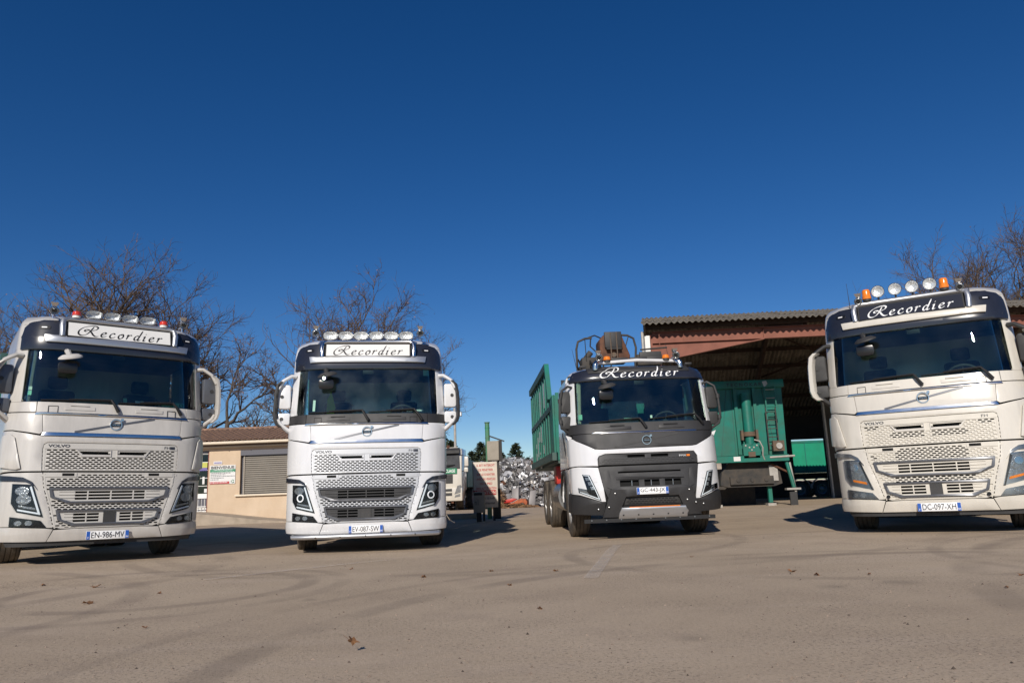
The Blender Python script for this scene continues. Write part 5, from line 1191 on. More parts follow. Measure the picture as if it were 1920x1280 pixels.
tag(pl.build('pavement', 'concrete', smooth=0), kind='structure')

# ------------------------------------------------------------------ open hangar on the right
HO = Vector((3.93, 21.5, 0)); E1 = Vector((cos(R(-2.6)), sin(R(-2.6)), 0)); E2 = Vector((.185, .983, 0)).normalized()
H = lambda a, b, z: HO + E1 * a + E2 * b + Vector((0, 0, z))
def hbox(mb, a0, a1, b0, b1, z0, z1, mi=0):
    vs = [H(a, b, z) for z in (z0, z1) for b in (b0, b1) for a in (a0, a1)]
    return mb.add(vs, [(0, 2, 3, 1), (4, 5, 7, 6), (0, 1, 5, 4), (2, 6, 7, 3), (0, 4, 6, 2), (1, 3, 7, 5)], mi)
def build_hangar():
    root = empty('hangar', (0, 0, 0)); root.location = HO; tag(root, 'open fronted hangar with a corrugated roof and red brown steel beams', 'building')
    inv = Matrix.Translation(-HO)
    def put(mb, name, m, **kw):
        mb.v = [inv @ v for v in mb.v]; return mb.build(name, m, root, **kw)
    RB = 6.9
    zr = lambda b: 5.36 + .240 * b if b < RB else 5.36 + .240 * RB - .315 * (b - RB)      # roof underside: low front eave, ridge, long rear slope
    DEP, WID = 17.0, 21.0
    # corrugated sheets, 5 waves each
    pitch = .177; nw = 5; sw = pitch * nw; V = []; F = []; bs = [0, 2.2, 4.4]
    m = nw * 8 + 1
    F = [(i, i + 1, m + i + 1, m + i) for i in range(m - 1)] + [(2 * m + i + 1, 2 * m + i, 3 * m + i, 3 * m + i + 1) for i in range(m - 1)] + [(i + 1, i, 2 * m + i, 2 * m + i + 1) for i in range(m - 1)]
    def sheet(L, g):
        V = []
        for lay in (0, 1):
            for b in (0.0, L):
                for i in range(m):
                    a = sw * i / (nw * 8); V.append(E1 * a + E2 * b + Vector((0, 0, .030 * cos(2 * pi * a / pitch) - .012 * lay + g * b)))
        o = mk('roof_sheet', V, F, 'fibro', root, smooth=60, recalc=False); d = o.data; bpy.data.objects.remove(o); return d
    random.seed(4); sf = sheet(2.5, .240); sr = sheet(2.75, -.315)
    for k in range(int(WID / sw) + 1):
        for r in range(7):
            b = -.15 + r * 2.4 if r < 3 else RB + (r - 3) * 2.6
            o = bpy.data.objects.new('roof_sheet', sf if r < 3 else sr)
            o.location = inv @ H(-.12 + k * sw, b, zr(b) + .095 + random.uniform(0, .012) + (r % 2) * .03); link(o, root)
    for k in range(11):
        b = .25 + k * 1.55; t = MB(); hbox(t, 0, WID, b, b + .08, zr(b) - .10, zr(b) + .045); put(t, 'purlin', 'timber')
    # front beam with haunch, flanges
    t = MB(); hbox(t, .18, WID, .42, .45, 4.94, 5.24); put(t, 'front_beam', 'red_oxide', smooth=0)
    t = MB(); hbox(t, .18, WID, .34, .53, 4.915, 4.94); hbox(t, .18, WID, .34, .53, 5.24, 5.265); put(t, 'beam_flange', 'red_oxide', smooth=0)
    t = MB(); P = [(.2, 4.36), (.2, 4.913), (3.45, 4.913)]
    t.prism(P, lambda a, z, d: H(a, d, z), .42, .45); put(t, 'haunch', 'red_oxide', smooth=0)
    t = MB(); t.bar(H(.2, .43, 4.36), H(3.45, .43, 4.905), .19, .025); put(t, 'haunch_flange', 'red_oxide')
    for a in (1.1, 3.45, 7.0, 10.5, 14.0): t = MB(); hbox(t, a, a + .014, .35, .42, 4.942, 5.238); put(t, 'stiffener', 'red_oxide', smooth=0)
    for a in (.12, 9.6, 18.9):
        t = MB(); hbox(t, a, a + .02, .30, .55, -.1, 5.2); hbox(t, a + .26, a + .28, .30, .55, -.1, 5.2); hbox(t, a + .02, a + .26, .415, .435, -.1, 5.2); put(t, 'post', 'red_oxide' if a < 1 else 'timber', smooth=0)
    for a in (.2, 9.7, 19.0):
        for b in (8.6, 16.8): t = MB(); hbox(t, a, a + .2, b, b + .2, -.6, zr(b)); put(t, 'post', 'timber', smooth=0)
    for a in (4.7, 9.7, 14.4, 19.0): t = MB(); t.bar(H(a, .46, 5.2), H(a, RB, zr(RB) - .25), .12, .30); t.bar(H(a, RB, zr(RB) - .25), H(a, 16.8, zr(16.8) - .25), .12, .30); put(t, 'rafter', 'timber', smooth=0)
    t = MB(); t.bar(H(4.7, RB + 1, 6.6), H(9.6, RB + 5, 5.3), .07, .07); t.bar(H(9.7, RB + 1, 6.6), H(4.9, RB + 5, 5.3), .07, .07); put(t, 'wind_brace', 'timber')
    t = MB(); hbox(t, -.04, .11, .30, .36, 0, 5.15); put(t, 'edge_cladding', 'white_paint', smooth=0)
    t = MB(); t.tube([H(-.10, .22, 0), H(-.10, .22, 5.25)], .045, 8); put(t, 'downpipe', 'galv')
    # rear wall with an opening, partition inside
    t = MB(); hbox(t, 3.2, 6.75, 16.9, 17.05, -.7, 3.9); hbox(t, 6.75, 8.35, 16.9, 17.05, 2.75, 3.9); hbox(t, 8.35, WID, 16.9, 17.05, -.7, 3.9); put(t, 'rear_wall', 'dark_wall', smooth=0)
    for k in range(9):
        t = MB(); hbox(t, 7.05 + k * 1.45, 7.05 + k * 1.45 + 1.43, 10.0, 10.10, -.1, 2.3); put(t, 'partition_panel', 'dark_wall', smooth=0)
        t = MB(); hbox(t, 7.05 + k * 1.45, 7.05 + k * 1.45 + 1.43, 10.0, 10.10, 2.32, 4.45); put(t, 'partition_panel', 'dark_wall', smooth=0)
    t = MB(); hbox(t, 6.98, 7.045, 9.9, 10.2, -.1, 4.5); put(t, 'partition_post', 'galv', smooth=0)
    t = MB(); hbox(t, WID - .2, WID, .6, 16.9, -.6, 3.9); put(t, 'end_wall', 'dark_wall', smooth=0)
    return root
HANGAR = build_hangar()
for k, (a, hh, r) in enumerate(((8.1, .62, .09), (8.45, .55, .08), (8.95, .6, .10), (9.35, .5, .09))):
    p = H(a, 9.4, 0); o = MB().lathe([(.0, 0), (r, .01), (r, hh * .8), (r * .5, hh * .93), (r * .35, hh), (0, hh)], None, 14).build('gas_bottle', 'red_paint')
    o.location = (p.x, p.y, G(p.x, p.y)); tag(o, 'red bottle standing by the dark partition inside the hangar', 'bottle', 'red bottles inside the hangar')

# ------------------------------------------------------------------ tipper trailer standing under the hangar roof
def front_trailer():
    root = empty('tipper_trailer', (7.62, 24.3, 0)); tag(root, 'green tipper trailer with ladder and hydraulic ram standing nose out under the hangar', 'trailer')
    g = 'green_body'
    MB().prism([(-1.22, 1.62), (1.18, 1.62), (1.22, 3.98), (-1.20, 3.98)], XZ, .30, 8.0).build('body', g, root, smooth=0)
    MB().box(-1.25, 1.27, .18, .36, 3.80, 4.06).build('top_rail', 'green_body', root, bevel=.01)
    letter(root, 'TECNOKAR', lambda p, q: (-.62 + p, .176, 3.86 + q), 'ink', width=1.16, height=.12, bold=.02, space=1.5)
    MB().add([(.62, .172, 3.80), (.74, .172, 3.92), (.70, .172, 4.02), (.56, .172, 4.0)], [(0, 1, 2, 3)]).build('torn_sticker', 'galv', root)
    for a, b in ((-.95, -.62), (-.48, -.36), (.20, .32), (.62, 1.05)):
        P = [(a, 1.64), (a + .012, 1.64), (b + .012 if a < -.6 or a > .5 else a + .012, 3.79), (b if a < -.6 or a > .5 else a, 3.79)]
        if a > .5: P = [(1.05 - .75 * .3, 1.64), (1.062 - .225, 1.64), (.572, 3.79), (.56, 3.79)]
        MB().prism(P, XZ, .285, .299).build('panel_fold', 'green_rail', root)
    for q in (-.36, .26): MB().box(q - .05, q + .05, .20, .30, 1.64, 3.8).build('guide_rail', g, root)
    ram = MB().cyl((-.05, .10, 2.30), (-.05, .10, 3.62), .155, n=24).build('hydraulic_ram', g, root)
    MB().cyl((-.05, .10, 2.22), (-.05, .10, 2.36), .20, n=20).build('ram_collar', 'rust_steel', ram)
    MB().cyl((-.05, .10, 1.95), (-.05, .10, 2.22), .14, n=20).build('ram_foot', g, ram)
    for s in (1, -1): MB().box(-.05 + s * .24 - .035, -.05 + s * .24 + .035, .02, .2, 2.1, 2.42).build('ram_ear', 'rust_steel', ram)
    bk = MB().box(-.32, .20, -.02, .06, 1.52, 1.98).build('ram_bracket', g, root)
    for p in ((-.12, 1.86), (.02, 1.86), (-.05, 1.78), (-.24, 1.92), (.12, 1.92)): MB().cyl((p[0], -.04, p[1]), (p[0], -.02, p[1]), .026, n=10).build('bolt', 'galv', bk)
    MB().box(-.17, .05, -.05, .0, 1.56, 1.72).build('coupling', 'rust_steel', bk)
    # ladder
    ld = MB(); ld.bar((.60, .12, 2.75), (.60, .12, 3.82), .04, .03); ld.bar((.93, .12, 2.75), (.93, .12, 3.82), .04, .03)
    ld = ld.build('ladder', g, root)
    for k in range(4): MB().cyl((.60, .12, 2.88 + k * .28), (.93, .12, 2.88 + k * .28), .016, n=8).build('rung', 'galv' if k > 1 else g, ld)
    l2 = MB(); l2.bar((.54, .04, 1.75), (.54, .04, 3.12), .03, .03); l2.bar((.86, .04, 1.75), (.86, .04, 3.12), .03, .03); l2 = l2.build('lower_ladder', 'chassis', root)
    for k in range(5): MB().cyl((.54, .04, 1.9 + k * .27), (.86, .04, 1.9 + k * .27), .014, n=8).build('rung', 'chassis', l2)
    MB().tube([(.06, .0, 2.1), (.22, -.03, 2.05), (.30, -.05, 1.85), (.28, -.04, 1.6), (.34, .0, 1.45)], .022, 8).build('hose', 'galv', root)
    MB().box(.66, 1.02, .0, .12, 1.72, 2.05).build('lamp_cage', 'rust_steel', root); MB().cyl((.84, -.05, 1.88), (.84, .0, 1.88), .10, n=16).build('work_lamp', 'galv', root)
    MB().box(-1.30, 1.12, -.02, .14, 1.40, 1.60).build('cross_member', g, root)
    MB().tube([(.50, -.02, 1.52), (1.30, -.02, 1.545)], .035, 8).build('side_bar', 'galv', root); MB().box(-.66, -.44, -.028, -.022, 1.44, 1.58).build('tag_plate', 'sign_white', root)
    # gooseneck, kingpin plate, legs
    ck = MB(); ck.prism([(-1.05, .70), (-.98, 1.10), (-.70, 1.40), (.62, 1.40), (.90, 1.10), (.95, .70), (.70, .62), (-.80, .62)], XZ, .35, .60); ck.box(-.75, .65, .25, .34, .70, .95)
    for k in (-.5, -.05, .4): ck.cyl((k, .22, .83), (k, .25, .83), .06, n=12)
    ck.box(-.45, -.33, .6, 7.6, .9, 1.25); ck.box(.25, .37, .6, 7.6, .9, 1.25)
    ck.build('gooseneck', 'chassis', root)
    MB().box(-.95, .55, 2.0, 2.2, -.02, 1.0).build('back_skirt', 'chassis', root)
    for q in (-1.16, .58):
        l = MB().box(q - .06, q + .06, .5, .62, .10, 1.4).build('landing_leg', g, root); MB().box(q - .13, q + .13, .42, .70, 0, .08).build('leg_foot', 'galv', l)
    MB().tube([(.62, .30, 1.32), (1.15, .20, 1.02)], .035, 8).build('diagonal_strut', 'rust_brown', root)
    MB().box(.55, .82, .30, .34, .78, 1.28).build('white_flap', 'galv', root)
    sr = MB().cyl((1.20, .05, .55), (1.06, .12, 1.42), .06, n=12).build('stabiliser', g, root); MB().cyl((1.26, .1, .40), (1.16, .12, 1.35), .04, n=10).build('stabiliser_rod', 'galv', sr)
    MB().box(.95, 1.40, .0, .2, .48, .54).build('stabiliser_bar', 'galv', root); MB().box(1.05, 1.28, .05, .12, .0, .42).build('mud_flap', 'dark_plastic', root)
    for yy in (5.4, 6.7):
        for s in (1, -1): wheel(root, s * 1.0, yy, .5, .5, .36, outer=s)
        MB().cyl((-.9, yy, .5), (.9, yy, .5), .08).build('axle', 'chassis', root)
    return root
front_trailer()
def rear_trailer():
    root = empty('tipper_trailer', (15.25, 42.3, G(15, 42.3)), (0, 0, 0)); root.scale = (.92,) * 3; tag(root, 'bright green tipper trailer side on in the sun behind the hangar', 'trailer')
    MB().prism([(-1.9, 1.5), (4.5, 1.5), (4.5, 3.4), (-1.9, 3.4)], XZ, 0, 2.5).build('body', 'green_bright', root, smooth=0)
    MB().box(-1.92, 4.52, -.03, 2.53, 3.28, 3.42).build('top_rail', 'green_body', root); MB().box(-1.92, 4.52, -.03, .0, 1.5, 1.62).build('bottom_rail', 'green_body', root)
    for k in range(5): MB().box(-1.85 + k * 1.4, -1.8 + k * 1.4, -.02, 0, 1.62, 3.28).build('panel_seam', 'green_body', root)
    letter(root, 'B', lambda p, q: (-.15 + p, -.025, 2.75 + q), 'letter_white', height=.32, bold=.04); MB().box(-.30, -.12, -.03, -.02, 3.0, 3.08).build('marking', 'letter_white', root)
    MB().box(-1.9, 4.5, .4, 2.0, 1.12, 1.48).build('chassis', 'chassis', root)
    for xx in (.45, 1.75, 3.05):
        for yy, s in ((.15, -1), (2.3, 1)):
            h = wheel(root, xx, yy, .52, .52, .36); h.rotation_euler = (0, 0, -pi / 2 * (1 if s < 0 else -1))
        MB().tube([(xx + .62 * cos(q), -.02, .56 + .62 * sin(q)) for q in [pi * k / 12 for k in range(13)]], .02, 5, flat=(8, 1)).build('mudguard', 'galv', root)
    return root
rear_trailer()
for (nm, x, y, a, b, z, lab, sd) in (('gravel_heap', 16.5, 62, 9, 5, 4.4, 'pale grey gravel heap behind the hangar opening', 1),):
    V = []; F = []; n = 36
    for j in range(15):
        for i in range(n):
            t = 2 * pi * i / n; r = 1 - j / 14; V.append((x + a * r * cos(t), y + b * r * sin(t), G(x, y) - .3 + z * (1 - r ** 1.5) + mnoise.noise(Vector((cos(t) * 3 * r, sin(t) * 3 * r, sd))) * .4 * min(1, r * 3)))
    for j in range(14): F += [(j * n + i, j * n + (i + 1) % n, (j + 1) * n + (i + 1) % n, (j + 1) * n + i) for i in range(n)]
    o = mk(nm, V, F, 'concrete'); tag(o, lab, 'gravel', kind='stuff')

# ------------------------------------------------------------------ middle distance: warning board, pipe column, far truck
def warning_board():
    r = empty('warning_sign', (-.885, 21, 0), (0, 0, R(4))); tag(r, 'cream warning board with red lettering behind the bright white truck', 'sign')
    MB().box(-.335, .335, 0, .05, .36, 1.60).build('board', 'board_cream', r, bevel=.004); MB().box(-.345, -.330, -.02, .06, .34, 1.62).build('board_edge', 'post_dark', r)
    for k, s in enumerate(('IL EST INTERDIT', 'DE PENETRER', 'SUR LE CHANTIER', 'AVEC UN VEHICULE', 'OU A PIED', 'SANS AUTORISATION')):
        w = (.50, .40, .50, .52, .34, .56)[k]; letter(r, s, lambda p, q: (.02 - w / 2 + p, -.003, 1.475 - k * .125 + q), 'sign_red', width=w, height=.062, bold=.02)
    MB().box(-.33, .29, -.012, -.002, .70, .83).build('red_band', 'sign_red', r); letter(r, 'ATTENTION', lambda p, q: (-.31 + p, -.015, .72 + q), 'board_cream', width=.58, height=.09, bold=.02)
    letter(r, 'à 10 Km/h', lambda p, q: (-.03 + p, -.004, .58 + q), 'letter_dark', width=.28, height=.06, bold=.015); letter(r, 'chantier', lambda p, q: (-.02 + p, -.004, .45 + q), 'letter_dark', width=.28, height=.065, bold=.015)
    for q in (-.06, .22): MB().box(q - .03, q + .03, .052, .11, -.05, .5).build('post', 'post_dark', r)
    c = empty('control_box', (-1.05, 20.62, 0)); tag(c, 'grey control box on a post in front of the warning board', 'box')
    MB().box(-.155, .155, -.1, .12, .24, .79).build('housing', 'grey_box', c, bevel=.01); MB().box(-.13, .09, -.106, -.101, .70, .765).build('slot', 'black', c); letter(c, 'n1', lambda p, q: (-.11 + p, -.106, .44 + q), 'letter_dark', width=.09, height=.15)
    MB().box(-.08, .05, -.03, .06, -.05, .24).build('post', 'post_dark', c)
    p = empty('pipe_column', (-.845, 22.5, 0)); tag(p, 'green steel pipe column with flanges standing behind the warning board', 'column')
    MB().cyl((0, 0, -.1), (0, 0, 2.80), .068, n=16).build('pipe', 'green_pipe', p)
    for z, rr in ((2.82, .085), (2.66, .076), (2.36, .076), (1.95, .076), (1.75, .076), (1.3, .076)): MB().cyl((0, 0, z - .012), (0, 0, z + .012), rr, n=16).build('flange', 'green_pipe', p)
    MB().bar((.04, 0, 2.42), (.50, -.05, 2.24), .03, .04).build('bracket', 'post_dark', p)
    b = empty('hanging_box', (-.66, 22.25, 1.68)); tag(b, 'beige metal cabinet hanging from the green pipe column', 'cabinet')
    MB().box(-.20, .15, 0, .30, 0, .57).build('housing', 'grey_box', b, bevel=.012); MB().box(-.18, .13, -.008, -.002, .02, .55).build('door', 'grey_box', b); MB().box(.10, .24, .05, .28, -.02, .58).build('side_box', 'post_dark', b); MB().cyl((-.10, .1, -.03), (-.10, .1, 0), .03).build('foot', 'galv', b); MB().box(-.05, .15, .1, .16, -1.7, -.021).build('post', 'post_dark', b)
    k = tag(MB().box(-2.7, -1.15, 23.0, 23.5, -.05, .16).build('concrete_beam', 'concrete', None, bevel=.02), 'low concrete beam on the ground left of the warning board', 'beam')
warning_board()
def far_truck():
    gx, gyy = -3.75, 35.0; root = empty('truck', (gx, gyy, G(gx, gyy)), (0, 0, R(-3))); tag(root, 'old white lorry with a green board, half hidden behind the bright white truck', 'truck', 'white trucks parked in an arc'); del root['group']
    W = 'white_cream'
    MB().prism([(.0, .45), (.0, 1.2), (.05, 1.9), (.25, 2.72), (.5, 2.82), (1.9, 2.82), (1.9, .9), (1.3, .9), (.7, .45)], YZ, -1.2, 1.2).build('cab', W, root, bevel=.05)
    MB().add([(-1.12, -.01, 1.90), (1.12, -.01, 1.90), (1.08, .165, 2.60), (-1.08, .165, 2.60), (-1.12, .09, 1.90), (1.12, .09, 1.90), (1.08, .265, 2.60), (-1.08, .265, 2.60)], [(0, 1, 2, 3), (4, 7, 6, 5), (0, 4, 5, 1), (1, 5, 6, 2), (2, 6, 7, 3), (3, 7, 4, 0)]).build('windscreen', 'interior', root)
    MB().prism([(-.02, 2.58), (-.02, 2.72), (.15, 2.84), (.3, 2.7)], YZ, -1.12, 1.12).build('sun_visor', 'dark_plastic', root)
    gr = MB().box(-.8, .78, -.02, .01, 1.22, 1.62).build('grille', 'dark_plastic', root)
    for k in range(4): MB().box(-.78, .76, -.035, -.02, 1.27 + k * .09, 1.29 + k * .09).build('grille_bar', 'grey_plastic', gr)
    b = MB().box(-1.22, 1.22, -.10, .3, .42, 1.02).build('bumper', W, root, bevel=.05); MB().box(-.75, .75, -.112, -.098, .66, .98).build('bumper_grille', 'dark_plastic', b); MB().box(-.75, .75, -.13, -.10, .79, .85).build('bumper_bar', W, b)
    for s in (1, -1):
        h = MB().prism([(s * .86, .72), (s * 1.14, .80), (s * 1.16, 1.14), (s * 1.0, 1.10)], XZ, -.115, -.09).build('headlight', 'reflector', b); 
        MB().prism([(s * .86, .58), (s * 1.12, .62), (s * 1.12, .74), (s * .90, .68)], XZ, -.113, -.09).build('fog_lamp', 'reflector', b)
        a = MB().tube([(s * 1.15, .2, 2.5), (s * 1.42, .1, 2.45), (s * 1.42, .1, 1.8), (s * 1.2, .2, 1.75)], .02, 6).build('mirror_arm', 'dark_plastic', root)
        MB().box(s * 1.42 - .09, s * 1.42 + .09, .05, .17, 1.98, 2.42).build('mirror_housing', W, a, bevel=.02); MB().box(s * 1.40 - .09, s * 1.40 + .09, .05, .17, 1.72, 1.92).build('mirror_housing', W, a, bevel=.02)
        wheel(root, s * 1.0, 1.2, .5, .5, .31, outer=s); wheel(root, s * 1.0, 5.0, .5, .5, .31, outer=s)
    bd = MB().box(.02, .98, -.03, -.002, 1.66, 1.90).build('green_board', 'sign_green', root); letter(bd, 'RECYCLAGE', lambda p, q: (.10 + p, -.034, 1.71 + q), 'letter_white', width=.80, height=.14, bold=.02)
    MB().box(-1.0, 1.0, .35, .42, 2.83, 2.88).build('roof_bar', 'galv', root); MB().cyl((.55, .4, 2.84), (.55, .4, 2.98), .08, n=10).build('beacon', 'rust_brown', root)
    MB().tube([(-.85, -.05, 1.9), (-.2, -.05, 2.02), (.9, -.02, 2.05)], .015, 5).build('wiper', 'black', root); MB().tube([(.3, -.05, 1.9), (.9, .0, 2.05)], .015, 5).build('wiper', 'black', root)
    MB().box(-.5, .5, .5, 8, .75, 1.0).build('chassis', 'chassis', root); MB().box(-1.2, 1.2, 2.2, 8, 1.05, 2.4).build('body', 'green_body', root)
    MB().box(.70, .80, .0, .1, .32, .40).build('tow_hook', 'rust_brown', root)
far_truck()
lp = empty('lamp_post', (-2.95, 36.6, G(-2.95, 36.6))); tag(lp, 'thin galvanised post with a small floodlight behind the old lorry', 'lamp post')
MB().cyl((0, 0, 0), (0, 0, 4.9), .07, .06, n=10).build('post', 'galv', lp); MB().cyl((.05, 0, 4.55), (.28, -.05, 4.55), .02, n=6).build('arm', 'post_dark', lp); MB().box(.16, .36, -.16, .0, 4.48, 4.70).build('floodlight', 'post_dark', lp, bevel=.02); MB().box(.18, .34, -.166, -.161, 4.50, 4.68).build('lamp_face', 'drl', lp)

# ------------------------------------------------------------------ scrap heap, brambles, wreck
def scrap():
    random.seed(21); V = []; F = []; MI = []
    def hgt(x, y):
        z = 0
        for cx, cy, rx, ry, h in ((-4.5, 50, 5, 4, 2.5), (-.5, 51, 5.5, 5, 3.2), (3.5, 52, 6, 5, 3.0), (-9, 54, 6, 5, 2.4)):
            d = ((x - cx) / rx) ** 2 + ((y - cy) / ry) ** 2
            if d < 1: z = max(z, h * (1 - d) ** .6)
        return z
    n0 = 0; tries = 0
    while n0 < 15000 and tries < 120000:
        tries += 1
        x = random.uniform(-13, 8); y = random.uniform(45, 57); h = hgt(x, y)
        if h <= .05: continue
        if y > 53 and random.random() < .7: continue
        s = random.choice((.05, .07, .09, .12, .20)) * random.uniform(.7, 1.3)
        c = Vector((x, y, G(x, y) + h + random.uniform(-.25, .16)))
        M = Matrix.Rotation(random.uniform(0, 6.3), 3, 'Z') @ Matrix.Rotation(random.uniform(0, 6.3), 3, 'X') @ Matrix.Rotation(random.uniform(0, 6.3), 3, 'Y')
        k = len(V); a, b, d = s, s * random.uniform(.25, 1), s * random.uniform(.1, .5)
        for p in ((-a, -b, 0), (0, -b, d), (a, -b * .6, -d * .4), (a * .8, b, d * .3), (0, b * .8, d * 1.2), (-a, b, -d * .3)): V.append(c + M @ Vector(p))
        F += [(k, k + 1, k + 4, k + 5), (k + 1, k + 2, k + 3, k + 4)]; MI += [random.choices((0, 1, 2, 3), (.62, .24, .05, .09))[0]] * 2; n0 += 1
    # the mound under the loose pieces
    xs = [-14 + i * .5 for i in range(48)]; ys = [44.5 + i * .5 for i in range(28)]; k = len(V)
    for yy in ys:
        for xx in xs: V.append(Vector((xx, yy, G(xx, yy) - .25 + max(0, hgt(xx, yy)) + mnoise.noise(Vector((xx, yy, 3))) * .15)))
    for j in range(27):
        for i in range(47): F.append((k + j * 48 + i, k + j * 48 + i + 1, k + (j + 1) * 48 + i + 1, k + (j + 1) * 48 + i)); MI.append(1)
    o = mk('scrap_heap', V, F, ['scrap', 'scrap_dark', 'rust_brown', 'galv'], None, smooth=0, midx=MI, recalc=False); tag(o, 'heap of loose silvery scrap metal at the back of the yard', 'scrap', kind='stuff')
scrap()
def bramble(cx, cy, rx, ry, h, n, seed):
    random.seed(seed); V = []; F = []
    for _ in range(n):
        t = random.uniform(0, 6.3); r = math.sqrt(random.random()); x = cx + rx * r * cos(t); y = cy + ry * r * sin(t); z = G(x, y) + h * (1 - r * r * .7) * random.random() ** .7
        s = random.uniform(.03, .10); M = Matrix.Rotation(random.uniform(0, 6.3), 3, 'Z') @ Matrix.Rotation(random.uniform(0, 6.3), 3, 'X'); k = len(V); L = s * random.uniform(1, 3.5)
        for p in ((-L, -s * .3, 0), (L * .8, -s * .4, s * .3), (L, s * .4, 0), (-L * .7, s * .4, s * .2)): V.append(Vector((x, y, z)) + M @ Vector(p))
        F.append((k, k + 1, k + 2, k + 3))
    return mk('bramble', V, F, 'bramble', None, smooth=0, recalc=False)
tag(bramble(-2.3, 43.2, 1.7, 1.2, 1.9, 2600, 2), 'brown dry bramble thicket beside the old lorry, in front of the scrap', 'bush', kind='stuff')
tag(bramble(-.35, 42.0, 1.5, .5, .30, 1100, 3), 'low dry weeds round the crushed orange car', 'bush', kind='stuff')
def wreck():
    r = empty('wrecked_car', (-.25, 42.4, G(0, 42.4)), (0, 0, R(-8))); r.scale = (.68, .68, .62); tag(r, 'crushed orange car front lying at the foot of the scrap heap', 'car')
    P = [(-.55, .30), (-.45, .52), (-.1, .60), (.35, .86), (.62, .92), (1.0, .86), (1.1, .62), (1.08, .28), (.98, .25)] + [(.66 + .32 * cos(q), .24 + .32 * sin(q)) for q in [pi * k / 8 for k in range(0, 9)]] + [(.2, .22), (-.4, .2)]
    MB().prism(P, XZ, 0, 1.3).build('body', 'orange_paint', r, bevel=.02); MB().prism([(-.9, .55), (-.3, .62), (.2, .9), (-.2, .98), (-.8, .85)], XZ, .5, 1.2).build('bonnet', 'red_paint', r, bevel=.02)
    h = wheel(r, .66, .12, .26, .27, .2); h.rotation_euler = (0, 0, -pi / 2)
wreck()
for k, (x, y, w, h, rz) in enumerate(((-1.55, 44.0, .5, 1.9, .1), (-.2, 44.4, .45, 2.0, -.2), (.7, 44.6, .4, 1.8, .15), (-.75, 44.2, .35, 1.6, .3))):
    o = MB().prism([(-w * .5, 0), (w * .6, 0), (w * .9, h), (-w * .1, h * .92)], XZ, -.15, .15).build('steel_slab', 'scrap_dark', None, bevel=.02); o.scale = (.9, .9, .62); o.location = (x, y, G(x, y)); o.rotation_euler = (R(-12), rz * .5, rz)
    tag(o, 'dark grey steel slab leaning upright against the scrap heap', 'slab', 'steel slabs against the scrap heap')

